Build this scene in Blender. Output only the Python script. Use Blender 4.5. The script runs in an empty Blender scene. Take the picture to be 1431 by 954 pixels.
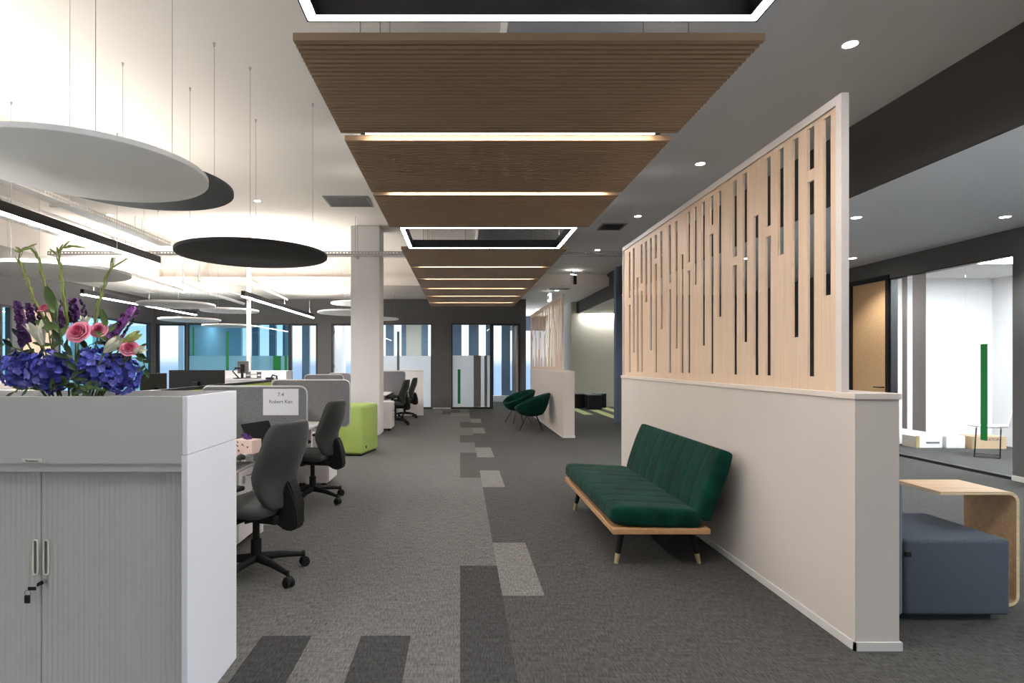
import bpy, bmesh, math, random
from mathutils import Vector, Matrix, Euler
random.seed(7)
PI = math.pi
F, VX, VY, CH = 800.0, 643.0, 507.0, 1.4
C = bpy.context.scene.collection
def wx(px, Y): return (px - VX) * Y / F          # photo column at depth Y -> metres
def wz(py, Y): return CH - (py - VY) * Y / F

# ------------------------------------------------------------------ materials
def lin(c): return tuple((v/255/12.92 if v/255 <= .04045 else ((v/255+.055)/1.055)**2.4) for v in c)
MATS = {}
def mat(name, rgb, rough=.6, metal=0, noise=None, bump=None, sheen=0, emit=0, coat=0, spec=.5, trans=0):
    """rgb in sRGB 0-255. noise=(scale xyz, amount) ; bump=(scale xyz, strength)"""
    if name in MATS: return MATS[name]
    m = bpy.data.materials.new(name); m.use_nodes = True; nt = m.node_tree; b = nt.nodes['Principled BSDF']
    col = lin(rgb)
    b.inputs['Base Color'].default_value = (*col, 1); b.inputs['Roughness'].default_value = rough
    b.inputs['Metallic'].default_value = metal; b.inputs['Specular IOR Level'].default_value = spec
    if sheen: b.inputs['Sheen Weight'].default_value = sheen; b.inputs['Sheen Roughness'].default_value = .4
    if coat: b.inputs['Coat Weight'].default_value = coat
    if emit:
        b.inputs['Emission Color'].default_value = (*col, 1); b.inputs['Emission Strength'].default_value = emit
    def noi(scale, detail=3):
        tc = nt.nodes.new('ShaderNodeTexCoord'); mp = nt.nodes.new('ShaderNodeMapping'); n = nt.nodes.new('ShaderNodeTexNoise')
        mp.inputs['Scale'].default_value = scale; n.inputs['Scale'].default_value = 1; n.inputs['Detail'].default_value = detail
        nt.links.new(tc.outputs['Object'], mp.inputs[0]); nt.links.new(mp.outputs[0], n.inputs['Vector']); return n
    if noise:
        sc, am = noise; n = noi(sc); r = nt.nodes.new('ShaderNodeMapRange'); mx = nt.nodes.new('ShaderNodeMix'); mx.data_type = 'RGBA'
        r.inputs['From Min'].default_value = .3; r.inputs['From Max'].default_value = .7
        nt.links.new(n.outputs['Fac'], r.inputs['Value']); nt.links.new(r.outputs[0], mx.inputs['Factor'])
        mx.inputs[6].default_value = (*[max(0, c*(1-am)) for c in col], 1); mx.inputs[7].default_value = (*[min(1, c*(1+am)) for c in col], 1)
        nt.links.new(mx.outputs[2], b.inputs['Base Color'])
    if bump:
        sc, st = bump; n = noi(sc); bp = nt.nodes.new('ShaderNodeBump'); bp.inputs['Strength'].default_value = st; bp.inputs['Distance'].default_value = .01
        nt.links.new(n.outputs['Fac'], bp.inputs['Height']); nt.links.new(bp.outputs[0], b.inputs['Normal'])
    MATS[name] = m; return m
def glass(name, tint=(255, 255, 255), refl=.12):
    m = bpy.data.materials.new(name); m.use_nodes = True; nt = m.node_tree; nt.nodes.clear()
    o = nt.nodes.new('ShaderNodeOutputMaterial'); t = nt.nodes.new('ShaderNodeBsdfTransparent'); g = nt.nodes.new('ShaderNodeBsdfGlossy'); mx = nt.nodes.new('ShaderNodeMixShader'); lw = nt.nodes.new('ShaderNodeLayerWeight'); pw = nt.nodes.new('ShaderNodeMath'); ad = nt.nodes.new('ShaderNodeMath')
    t.inputs[0].default_value = (*lin(tint), 1); g.inputs['Roughness'].default_value = .02; pw.operation = 'POWER'; pw.inputs[1].default_value = 5; ad.operation = 'MULTIPLY_ADD'; ad.inputs[1].default_value = .5; ad.inputs[2].default_value = refl*.35; nt.links.new(lw.outputs['Facing'], pw.inputs[0]); nt.links.new(pw.outputs[0], ad.inputs[0])
    nt.links.new(ad.outputs[0], mx.inputs[0]); nt.links.new(t.outputs[0], mx.inputs[1]); nt.links.new(g.outputs[0], mx.inputs[2]); nt.links.new(mx.outputs[0], o.inputs[0])
    MATS[name] = m; return m
def frosted(name, rgb, clear=.25):
    m = bpy.data.materials.new(name); m.use_nodes = True; nt = m.node_tree; nt.nodes.clear()
    o = nt.nodes.new('ShaderNodeOutputMaterial'); t = nt.nodes.new('ShaderNodeBsdfTransparent'); d = nt.nodes.new('ShaderNodeBsdfDiffuse'); tr = nt.nodes.new('ShaderNodeBsdfTranslucent')
    a = nt.nodes.new('ShaderNodeMixShader'); b = nt.nodes.new('ShaderNodeMixShader')
    for n in (d, tr): n.inputs[0].default_value = (*lin(rgb), 1)
    a.inputs[0].default_value = .6; b.inputs[0].default_value = 1-clear
    nt.links.new(d.outputs[0], a.inputs[1]); nt.links.new(tr.outputs[0], a.inputs[2]); nt.links.new(t.outputs[0], b.inputs[1]); nt.links.new(a.outputs[0], b.inputs[2]); nt.links.new(b.outputs[0], o.inputs[0])
    MATS[name] = m; return m
def emis(name, rgb, s):
    m = bpy.data.materials.new(name); m.use_nodes = True; nt = m.node_tree; nt.nodes.clear()
    o = nt.nodes.new('ShaderNodeOutputMaterial'); e = nt.nodes.new('ShaderNodeEmission'); e.inputs[0].default_value = (*lin(rgb), 1); e.inputs[1].default_value = s
    nt.links.new(e.outputs[0], o.inputs[0]); MATS[name] = m; return m
def carpet(name, rgb):
    m = mat(name, rgb, rough=.95, spec=.1); nt = m.node_tree; b = nt.nodes['Principled BSDF']; col = lin(rgb)
    tc = nt.nodes.new('ShaderNodeTexCoord')
    def noi(sc, det=2):
        mp = nt.nodes.new('ShaderNodeMapping'); n = nt.nodes.new('ShaderNodeTexNoise'); mp.inputs['Scale'].default_value = sc
        n.inputs['Scale'].default_value = 1; n.inputs['Detail'].default_value = det
        nt.links.new(tc.outputs['Object'], mp.inputs[0]); nt.links.new(mp.outputs[0], n.inputs['Vector']); return n.outputs['Fac']
    a, c, d = noi((130, 22, 1)), noi((420, 260, 1)), noi((9, 60, 1))
    def math_(op, x, y):
        n = nt.nodes.new('ShaderNodeMath'); n.operation = op
        for i, v in enumerate((x, y)):
            if isinstance(v, (int, float)): n.inputs[i].default_value = v
            else: nt.links.new(v, n.inputs[i])
        return n.outputs[0]
    s = math_('ADD', math_('ADD', math_('MULTIPLY', a, .45), math_('MULTIPLY', c, .35)), math_('MULTIPLY', d, .2))
    r = nt.nodes.new('ShaderNodeMapRange'); r.inputs['From Min'].default_value = .36; r.inputs['From Max'].default_value = .64; nt.links.new(s, r.inputs['Value'])
    mx = nt.nodes.new('ShaderNodeMix'); mx.data_type = 'RGBA'; nt.links.new(r.outputs[0], mx.inputs['Factor'])
    mx.inputs[6].default_value = (*[v*.48 for v in col], 1); mx.inputs[7].default_value = (*[min(1, v*1.55) for v in col], 1)
    nt.links.new(mx.outputs[2], b.inputs['Base Color'])
    bp = nt.nodes.new('ShaderNodeBump'); bp.inputs['Strength'].default_value = .5; bp.inputs['Distance'].default_value = .004
    nt.links.new(s, bp.inputs['Height']); nt.links.new(bp.outputs[0], b.inputs['Normal'])
    return m

M = MATS
mat('ceiling_white', (236, 229, 221), .9, bump=((6, 6, 6), .03))
mat('ceiling_right', (228, 226, 226), .9)
mat('lower_ceiling', (236, 241, 247), .9)
mat('charcoal_paint', (88, 87, 86), .75)
mat('bulkhead_paint', (64, 62, 60), .8)
mat('blue_grey_paint', (106, 120, 146), .7)
mat('warm_wall', (214, 206, 198), .8)
mat('cream_wall', (205, 202, 190), .85)
mat('white_wall', (244, 245, 247), .85)
mat('column_paint', (250, 248, 247), .75)
mat('divider_paint', (200, 190, 183), .7, noise=((2, 2, 2), .02))
mat('ledge_paint', (214, 202, 192), .5)
mat('skirting', (206, 202, 198), .5)
mat('oak_light', (216, 188, 160), .5, noise=((60, 60, 2.2), .07), bump=((90, 90, 3), .05))
mat('oak_frame', (214, 204, 198), .5)
mat('slat_oak', (160, 132, 104), .6, noise=((1.5, 4, 4), .05))
mat('slat_backing', (26, 22, 20), .9)
mat('oak_ply', (214, 176, 132), .45, noise=((4, 40, 40), .12))
mat('sofa_oak', (178, 138, 96), .5, noise=((40, 4, 40), .12))
mat('ply_edge', (224, 196, 158), .5, noise=((3, 3, 220), .2))
mat('black_metal', (18, 18, 20), .45, metal=.3)
mat('black_plastic', (20, 21, 22), .65, spec=.3)
mat('black_frame', (16, 17, 20), .5)
mat('chrome', (200, 200, 205), .2, metal=1)
mat('brass', (216, 196, 150), .35, metal=.7)
mat('cabinet_lit', (236, 237, 244), .45)  # cabinet grey lightened on the side faces for the aisle light
mat('cabinet_shaded', (190, 188, 186), .5)  # same cabinet grey, darkened for the shade on its camera-facing side
mat('cream_plastic', (214, 214, 200), .5)
mat('desk_white', (236, 234, 236), .4)
mat('pedestal_white', (226, 222, 222), .45)
mat('chair_fabric', (60, 62, 62), .85, noise=((300, 300, 300), .25), sheen=.15, spec=.2)
mat('screen_felt', (122, 122, 126), .95, noise=((60, 60, 60), .14), bump=((400, 400, 400), .2), spec=.1)
mat('screen_edge', (196, 196, 198), .5)
mat('green_felt', (176, 186, 104), .95, spec=.1)
mat('lime_vinyl', (160, 182, 96), .55, noise=((5, 5, 5), .05))
mat('velvet', (8, 50, 41), .85, noise=((7, 7, 7), .4), bump=((9, 9, 9), .12), sheen=.05, spec=.08)
mat('ottoman_fabric', (84, 90, 99), .95, noise=((260, 260, 260), .35), bump=((300, 300, 300), .25), spec=.1)
mat('ottoman_light', (120, 122, 134), .95, noise=((260, 260, 260), .25), spec=.1)
mat('disc_white', (250, 250, 250), .9)
mat('disc_grey', (92, 96, 98), .95, noise=((80, 80, 80), .1))
mat('disc_black', (40, 40, 40), .95, noise=((80, 80, 80), .1))
mat('galvanised', (196, 192, 188), .5, metal=.3)
mat('white_metal', (228, 226, 224), .5)
mat('cable', (150, 146, 142), .5)
mat('vent_grey', (120, 118, 116), .6)
mat('vent_dark', (40, 40, 40), .7)
mat('paper', (226, 226, 234), .8)
mat('ink', (70, 70, 76), .8)
frosted('film_grey', (158, 153, 151), .03)
mat('film_green', (12, 116, 56), .6)
mat('fin_blue', (138, 172, 190), .7)
mat('fin_slate', (104, 128, 150), .7)
mat('fin_cream', (206, 204, 192), .8)
mat('cardboard', (206, 178, 146), .85)
mat('tag_tan', (176, 160, 110), .8)
mat('pink_box', (232, 206, 198), .7)
mat('purple_paper', (90, 50, 120), .8)
mat('stem_green', (86, 112, 52), .6, noise=((40, 40, 40), .2))
mat('leaf_dark', (38, 62, 32), .5, noise=((30, 30, 30), .3))
mat('leaf_mid', (88, 112, 58), .5, noise=((30, 30, 30), .25))
mat('glad_green', (138, 150, 84), .55, noise=((60, 60, 20), .25))
mat('hydrangea_blue', (94, 102, 196), .7, noise=((60, 60, 60), .4))
mat('hydrangea_deep', (66, 68, 160), .7, noise=((60, 60, 60), .4))
mat('hydrangea_pale', (136, 140, 218), .7, noise=((60, 60, 60), .3))
mat('stock_deep', (66, 34, 84), .7)
mat('rose_deep', (222, 108, 146), .6)
mat('stock_plum', (104, 58, 122), .65, noise=((50, 50, 50), .45))
mat('stock_mauve', (160, 96, 172), .65, noise=((50, 50, 50), .35))
mat('rose_pink', (240, 150, 176), .6, noise=((30, 30, 30), .12))
mat('lily_white', (238, 236, 214), .6, noise=((40, 40, 40), .08))
mat('lily_bud', (196, 206, 128), .6, noise=((40, 40, 40), .15))
mat('bowl_dark', (22, 22, 22), .3)
glass('clear_glass', (250, 252, 252), .08)
glass('teal_glass', (206, 230, 236), .1)
frosted('frost_white', (250, 252, 254), .22)
frosted('frost_teal', (176, 216, 226), .4)
emis('led_white', (255, 252, 249), 55)
emis('led_warm', (255, 240, 226), 30)
emis('led_pendant', (255, 252, 248), 105)
emis('led_cool', (246, 250, 255), 14)
emis('downlight_glow', (255, 250, 244), 45)
emis('panel_glow', (246, 250, 255), 50)
emis('exit_white', (235, 250, 245), 1.2)
carpet('carpet_mid', (97, 96, 95)); carpet('carpet_dark', (72, 71, 69)); carpet('carpet_light', (110, 108, 106)); carpet('carpet_char', (62, 62, 62)); carpet('carpet_green', (164, 174, 122))

# ------------------------------------------------------------------ mesh building
class MB:
    def __init__(s): s.bm = bmesh.new(); s.mats = []; s.mi = 0
    def use(s, m):
        if m not in s.mats: s.mats.append(m)
        s.mi = s.mats.index(m); return s
    def _new(s, geom_fn):
        n0 = len(s.bm.faces); r = geom_fn(); s.bm.faces.ensure_lookup_table()
        for f in s.bm.faces[n0:]: f.material_index = s.mi
        return r
    def box(s, x0, x1, y0, y1, z0, z1, bev=0, seg=2, mtx=None):
        def g():
            r = bmesh.ops.create_cube(s.bm, size=1)
            vs = r['verts']
            for v in vs: v.co = Vector((x0+(v.co.x+.5)*(x1-x0), y0+(v.co.y+.5)*(y1-y0), z0+(v.co.z+.5)*(z1-z0)))
            if bev:
                es = list({e for v in vs for e in v.link_edges})
                b = bmesh.ops.bevel(s.bm, geom=vs+es, offset=bev, segments=seg, affect='EDGES', profile=.5)
                vs = list({v for f in b['faces'] for v in f.verts} | {v for v in vs if v.is_valid})
                for f in b['faces']: f.material_index = s.mi
                allv = set(vs)
                for v in list(allv):
                    for f in v.link_faces:
                        f.material_index = s.mi; allv.update(f.verts)
                vs = list(allv)
            if mtx is not None:
                for v in vs: v.co = mtx @ v.co
            return vs
        return s._new(g)
    def tube(s, pts, rad, n=8, caps=True):
        pts = [Vector(p) for p in pts]
        rads = rad if isinstance(rad, (list, tuple)) else [rad]*len(pts)
        def g():
            rings = []; up = None
            for i, p in enumerate(pts):
                d = (pts[min(i+1, len(pts)-1)] - pts[max(i-1, 0)]).normalized()
                if up is None: up = Vector((0, 0, 1)) if abs(d.z) < .9 else Vector((1, 0, 0))
                a = d.cross(up)
                if a.length < 1e-5: a = d.orthogonal()
                a.normalize(); b = d.cross(a).normalized(); up = a.cross(d).normalized()
                rings.append([s.bm.verts.new(p + (a*math.cos(t)+b*math.sin(t))*rads[i]) for t in [2*PI*k/n for k in range(n)]])
            for i in range(len(rings)-1):
                for k in range(n): s.bm.faces.new((rings[i][k], rings[i][(k+1) % n], rings[i+1][(k+1) % n], rings[i+1][k]))
            if caps: s.bm.faces.new(rings[0][::-1]); s.bm.faces.new(rings[-1])
        return s._new(g)
    def lathe(s, prof, n=32, c=(0, 0, 0), mtx=None):
        def g():
            rings = []
            for r, z in prof:
                if r < 1e-6: rings.append([s.bm.verts.new((c[0], c[1], c[2]+z))])
                else: rings.append([s.bm.verts.new((c[0]+r*math.cos(2*PI*k/n), c[1]+r*math.sin(2*PI*k/n), c[2]+z)) for k in range(n)])
            for a, b in zip(rings, rings[1:]):
                for k in range(n):
                    q = [a[k % len(a)], a[(k+1) % len(a)], b[(k+1) % len(b)], b[k % len(b)]]
                    q = [v for i, v in enumerate(q) if v not in q[:i]]
                    if len(q) > 2: s.bm.faces.new(q)
            if mtx is not None:
                for r in rings:
                    for v in r: v.co = mtx @ v.co
        return s._new(g)
    def prism(s, poly, axis, a, b):
        """poly: 2D outline; axis 'x','y','z' is the extrusion axis"""
        def P(u, v, t): return {'x': (t, u, v), 'y': (u, t, v), 'z': (u, v, t)}[axis]
        def g():
            A = [s.bm.verts.new(P(u, v, a)) for u, v in poly]; B = [s.bm.verts.new(P(u, v, b)) for u, v in poly]
            n = len(poly); s.bm.faces.new(A); s.bm.faces.new(B[::-1])
            for i in range(n): s.bm.faces.new((A[i], B[i], B[(i+1) % n], A[(i+1) % n]))
        return s._new(g)
    def quad(s, *p):
        return s._new(lambda: s.bm.faces.new([s.bm.verts.new(v) for v in p]))
    def grid(s, fn, nu, nv, closed_u=False):
        def g():
            V = [[s.bm.verts.new(fn(i/(nu if closed_u else nu-1), j/(nv-1))) for j in range(nv)] for i in range(nu)]
            for i in range(nu if closed_u else nu-1):
                for j in range(nv-1): s.bm.faces.new((V[i][j], V[(i+1) % nu][j], V[(i+1) % nu][j+1], V[i][j+1]))
        return s._new(g)
    def build(s, name, m=None, parent=None, smooth=False, auto=None, loc=None, fix=True):
        if fix: bmesh.ops.recalc_face_normals(s.bm, faces=s.bm.faces)
        me = bpy.data.meshes.new(name); s.bm.to_mesh(me); s.bm.free()
        for x in (s.mats or [m]): me.materials.append(MATS[x])
        if smooth:
            for p in me.polygons: p.use_smooth = True
            if auto is not None:
                try: me.set_sharp_from_angle(angle=math.radians(auto))
                except Exception: pass
        o = bpy.data.objects.new(name, me); C.objects.link(o)
        if parent is not None: o.parent = parent
        if loc: o.location = loc
        return o
def tag(o, label, cat, group=None, kind=None):
    if label: o['label'] = label
    if cat: o['category'] = cat
    if group: o['group'] = group
    if kind: o['kind'] = kind
    return o
def thing(name, label, cat, loc=(0, 0, 0), rz=0, group=None):
    o = bpy.data.objects.new(name, None); C.objects.link(o); o.location = loc; o.rotation_euler = (0, 0, rz); o.empty_display_size = .1
    return tag(o, label, cat, group)
def struct(o): o['kind'] = 'structure'; return o
def sbox(name, m, *a, parent=None, bev=0):
    b = MB(); b.box(*a, bev=bev); o = b.build(name, m, parent)
    if parent is None: struct(o)
    return o
def dup(o, parent=None, label=None, loc=None, rz=None, group=None):
    c = o.copy(); C.objects.link(c)
    if parent is not None: c.parent = parent
    for ch in o.children: dup(ch, c)
    if label: c['label'] = label
    if group: c['group'] = group
    if loc is not None: c.location = loc
    if rz is not None: c.rotation_euler = (0, 0, rz)
    return c

# ------------------------------------------------------------------ layout constants
YB = 17.5          # office fronts at the end of the aisle
XL = -9.36         # office fronts along the open plan side
XR = 6.6           # glazed room side
ZL, ZR, ZS, ZW = 4.06, 3.67, 3.35, 3.0   # open ceiling, plaster ceiling, far soffit, lounge ceiling
XBK = 3.75         # bulkhead
YS = -3.5

# ------------------------------------------------------------------ floor
def make_floor():
    b = MB(); P = .254
    def q(m, x0, x1, y0, y1): b.use(m).quad((x0, y0, 0), (x1, y0, 0), (x1, y1, 0), (x0, y1, 0))
    YE = 25.0
    q('carpet_mid', -13, -4*P, YS, YE)
    def col(i, segs):
        x0, x1 = i*P, (i+1)*P; y = YS
        for m, y1 in segs: q(m, x0, x1, y, y1); y = y1
    mid, dk, lt, ch = 'carpet_mid', 'carpet_dark', 'carpet_light', 'carpet_char'
    col(-4, [(ch, 2.94), (mid, YE)]); col(-3, [(mid, 16.2), (lt, 17.2), (mid, YE)])
    col(-2, [(ch, 2.94), (mid, 15.6), (dk, 16.6), (mid, YE)]); col(-1, [(mid, 15.1), (lt, 16.1), (dk, 17.1), (mid, YE)])
    col(0, [(ch, 3.957), (mid, 6.99), (dk, 8.94), (mid, 10.1), (dk, 11.1), (mid, 12.4), (dk, 13.6), (mid, 15.0), (lt, 16.0), (mid, YE)])
    col(1, [(dk, 3.446), (lt, 4.462), (dk, 6.46), (lt, 7.47), (dk, 8.5), (lt, 9.5), (dk, 11.4), (lt, 12.4), (dk, 13.4), (lt, 14.4), (dk, YE)])
    X2 = 2*P
    q(dk, X2, 3.36, YS, YE)
    q(dk, 3.36, 9.6, YS, 13.9)
    xs = [3.36, 3.62, 3.86, 4.12, 4.38, 4.64, 4.90, 5.16, 9.6]; g = [1, 0, 1, 0, 1, 0, 1, 0]
    for i, gg in enumerate(g):
        y0 = 15.5 - .5*(i % 3)
        q(dk, xs[i], xs[i+1], 13.9, y0); q('carpet_green' if gg else dk, xs[i], xs[i+1], y0, 18.4); q(dk, xs[i], xs[i+1], 18.4, YE)
    b.quad  # noqa
    o = b.build('floor', None, fix=False); struct(o)
make_floor()

# ------------------------------------------------------------------ ceilings and bulkheads
XM = .34
sbox('ceiling', 'ceiling_white', -7.6, XM, YS, 14.6, ZL, ZL+.1)
sbox('ceiling_right', 'ceiling_right', XM, XBK, YS, 14.6, ZR, ZR+.1)
sbox('ceiling_step', 'ceiling_right', XM-.02, XM, YS, 14.6, ZR, ZL)
sbox('ceiling_soffit_left', 'ceiling_white', XL, -7.6, YS, 14.6, ZS, ZL+.1)
sbox('ceiling_far', 'ceiling_white', XL, XBK, 14.6, 25, ZS, ZS+.1)
sbox('wall_upstand', 'ceiling_white', XL, XBK, 14.6, 14.7, ZS+.1, ZL+.1)
sbox('beam', 'ceiling_white', -7.6, XBK, 14.42, 14.6, ZS, 3.57)
sbox('wall_bulkhead', 'bulkhead_paint', XBK, XBK+.04, YS, 18.6, ZW, ZR+.1)
sbox('ceiling_lounge', 'lower_ceiling', XBK+.04, XR+.12, YS, 13.5, ZW, ZW+.1)
sbox('ceiling_alcove', 'cream_wall', XBK+.04, 7.5, 13.7, 18.7, ZW-.02, ZW+.1)

# ------------------------------------------------------------------ walls
def wall_with_openings(name, m, axis, fixed, t, a0, a1, ztop, openings):
    b = MB(); a = a0
    def bx(u0, u1, z0, z1):
        if u1-u0 < 1e-4: return
        if axis == 'x': b.box(u0, u1, fixed, fixed+t, z0, z1)
        else: b.box(fixed-t, fixed, u0, u1, z0, z1)
    for (u0, u1, z0, z1) in sorted(openings):
        bx(a, u0, 0, ztop)
        if z0 > 0: bx(u0, u1, 0, z0)
        bx(u0, u1, z1, ztop); a = u1
    bx(a, a1, 0, ztop)
    return struct(b.build(name, m))
wb = [(-5.4, -2.8, .3, 2.75)]  # unseen window added behind the camera for frontal fill light
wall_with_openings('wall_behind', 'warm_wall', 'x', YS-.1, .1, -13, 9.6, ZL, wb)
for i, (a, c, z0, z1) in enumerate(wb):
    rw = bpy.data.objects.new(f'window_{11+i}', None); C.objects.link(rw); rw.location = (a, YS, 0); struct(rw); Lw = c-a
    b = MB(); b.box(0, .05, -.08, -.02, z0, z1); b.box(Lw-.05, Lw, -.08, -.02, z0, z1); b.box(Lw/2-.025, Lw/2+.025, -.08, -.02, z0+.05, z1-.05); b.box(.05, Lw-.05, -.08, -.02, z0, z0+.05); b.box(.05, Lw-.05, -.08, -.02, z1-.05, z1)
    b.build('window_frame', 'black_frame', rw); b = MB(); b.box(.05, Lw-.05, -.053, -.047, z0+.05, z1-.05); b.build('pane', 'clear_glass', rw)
sbox('wall_right_end', 'blue_grey_paint', 3.68, 6.6, 13.5, 13.7, 0, ZR)
sbox('wall_alcove', 'cream_wall', 3.57, 7.6, 18.4, 18.6, 0, ZS)
sbox('wall_corridor', 'cream_wall', 3.57, 3.7, 18.6, 24, 0, ZS)
sbox('wall_alcove_side', 'cream_wall', 7.5, 7.6, 13.7, 18.4, 0, ZW)
# lounge side wall: solid parts and header over the glazing
b = MB()
b.box(XR, XR+.12, YS, -2.8, 0, ZW); b.box(XR, XR+.12, -2.8, 6.2, 0, .2); b.box(XR, XR+.12, -2.8, 6.2, 2.75, ZW); b.box(XR, XR+.12, 6.2, 6.84, 0, ZW); b.box(XR, XR+.12, 6.84, 8.80, 2.70, ZW); b.box(XR, XR+.12, 8.80, 9.72, 2.76, ZW); b.box(XR, XR+.12, 9.72, 13.5, 0, ZW)
struct(b.build('wall_right', 'charcoal_paint'))
sbox('baseboard_right', 'skirting', XR-.012, XR, YS, 6.84, 0, .06)
# meeting room behind the glass
b = MB(); b.box(XR+.12, 9.3, 9.9, 10.0, 0, ZW); b.box(9.2, 9.3, 3.5, 9.9, 0, ZW); b.box(XR+.12, 9.3, 3.4, 3.5, 0, ZW)
struct(b.build('wall_meeting_room', 'white_wall'))
sbox('ceiling_meeting_room', 'white_wall', XR+.12, 9.2, 3.5, 9.9, 2.86, 2.92)
# back wall with openings (columns in photo px -> X)
ops = [(-7.49, -6.92, 0, 'a'), ]
def X(px): return wx(px, YB)
ZH = 2.60
back_ops = [(X(218), X(260.5), 0, ZH), (X(262), X(404), 0, ZH), (X(404.5), X(444), 0, ZH), (X(463), X(500), 0, ZH), (X(502), X(603.5), 0, ZH), (X(631), X(686), 0, ZH), (X(686.5), X(727), 0, ZH)]
wall_with_openings('wall_back', 'charcoal_paint', 'x', YB, .12, XL, X(735), ZS, back_ops)
sbox('baseboard_back', 'skirting', X(605), X(630), YB-.012, YB, 0, .035)
sbox('wall_back_return', 'charcoal_paint', X(735)-.12, X(735), YB+.12, 20.9, 0, ZS)
left_ops = [(11.65, 11.95, 0, ZH), (12.2, 13.2, 0, ZH), (13.35, 17.3, 0, ZH)]
wall_with_openings('wall_left', 'charcoal_paint', 'y', XL, .12, YS, YB, ZS, left_ops)
# office ceilings, outer facades
sbox('ceiling_offices_back', 'white_wall', -12.6, X(735)-.12, YB+.12, 21, 2.78, 2.84)
sbox('ceiling_offices_left', 'white_wall', -12.6, XL-.12, 9.5, YB+.12, 2.78, 2.84)
YF = 20.8
def facade(name, spans, m, yf=YF, d=.16):
    b = MB()
    for p0, p1 in spans: b.box(wx(p0, yf), wx(p1, yf), yf, yf+d, 0, 2.78)
    struct(b.build(name, m))
# opaque upright bands between the window strips of the outer wall
facade('wall_outer_blue', [(268, 284), (352, 361), (376, 385), (395, 398), (422, 432), (539, 550), (561, 567), (589, 598), (631, 645), (655, 669), (679, 690), (701, 713)], 'fin_slate')
facade('wall_outer_teal', [(284, 337), (398.5, 406), (249, 256)], 'fin_blue')
facade('wall_outer_cream', [(567.5, 588.5), (447, 462)], 'fin_cream')
sbox('wall_outer_sill', 'white_wall', -12.6, 2.0, YF-.25, YF, 0, .22)
b = MB()
yy = 9.5
while yy < 20.6:
    w = random.uniform(.3, .8); b.box(-12.75, -12.6, yy, yy+w, 0, 2.78); yy += w+random.uniform(.3, .9)
struct(b.build('wall_outer_side', 'fin_blue'))
for i, (x0, x1) in enumerate([(X(261)-.03, X(261)+.03), (X(453)-.05, X(453)+.05), (X(617)-.05, X(617)+.05)]):
    sbox('wall_office_divider', 'white_wall' if i else 'fin_blue', x0, x1, YB+.12, YF-.25, 0, 2.78)
# corridor end
b = MB(); b.box(X(735), 3.7, 24, 24.1, 0, .25); b.box(X(735), 3.7, 24, 24.1, 2.75, ZS); struct(b.build('wall_corridor_end', 'blue_grey_paint'))

# column
sbox('column', 'column_paint', wx(490, 11.1), wx(530.5, 11.1), 11.1, 11.68, 0, ZL, bev=.012)

# ------------------------------------------------------------------ windows and doors
wn = [0]; dn = [0]
def window(px0, px1, pane='clear_glass', film=None, strips=(), z1=ZH, fr='black_frame', mull=()):
    """glazed office front in the back wall; film: (z top, material); strips: (px0, px1, z0, z1, material)"""
    wn[0] += 1; x0, x1 = X(px0), X(px1)
    r = bpy.data.objects.new(f'window_{wn[0]}', None); C.objects.link(r); r.location = ((x0+x1)/2, YB, 0); struct(r); cx = (x0+x1)/2
    b = MB(); f = .03
    b.box(x0-cx, x0-cx+f, .02, .09, 0, z1); b.box(x1-cx-f, x1-cx, .02, .09, 0, z1); b.box(x0-cx+f, x1-cx-f, .02, .09, z1-f, z1); b.box(x0-cx+f, x1-cx-f, .02, .09, 0, .05)
    b.build('window_frame', fr, r)
    b = MB(); b.box(x0-cx+f, x1-cx-f, .05, .056, .05, z1-f); b.build('pane', pane, r)
    if film: b = MB(); b.box(x0-cx+f, x1-cx-f, .0465, .0495, .05, film[0]); b.build('frosted_film', film[1], r)
    for (a, c, z0, z2, m) in strips:
        b = MB(); b.box(X(a)-cx, X(c)-cx, .042, .046, z0, z2); b.build('film_strip', m, r)
    return r
def zz(py): return wz(py, YB)
window(262, 404, 'teal_glass', (zz(497), 'frost_teal'), [(268, 270.5, zz(497), 2.5, 'film_green'), (315, 319, .05, zz(463), 'film_green'), (381, 392, .05, zz(497), 'film_green'), (397, 400.5, .05, zz(497), 'film_green')])
window(502, 603.5, 'clear_glass', (zz(497), 'frost_white'), [(554.5, 558, .5, zz(463), 'film_grey')])
window(631, 686, 'clear_glass', (zz(496.5), 'frost_white'), [(639.5, 643.5, zz(564), zz(516), 'film_green'), (662, 672, .06, zz(496.5), 'film_grey'), (677, 681, .06, zz(496.5), 'film_grey')])
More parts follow.
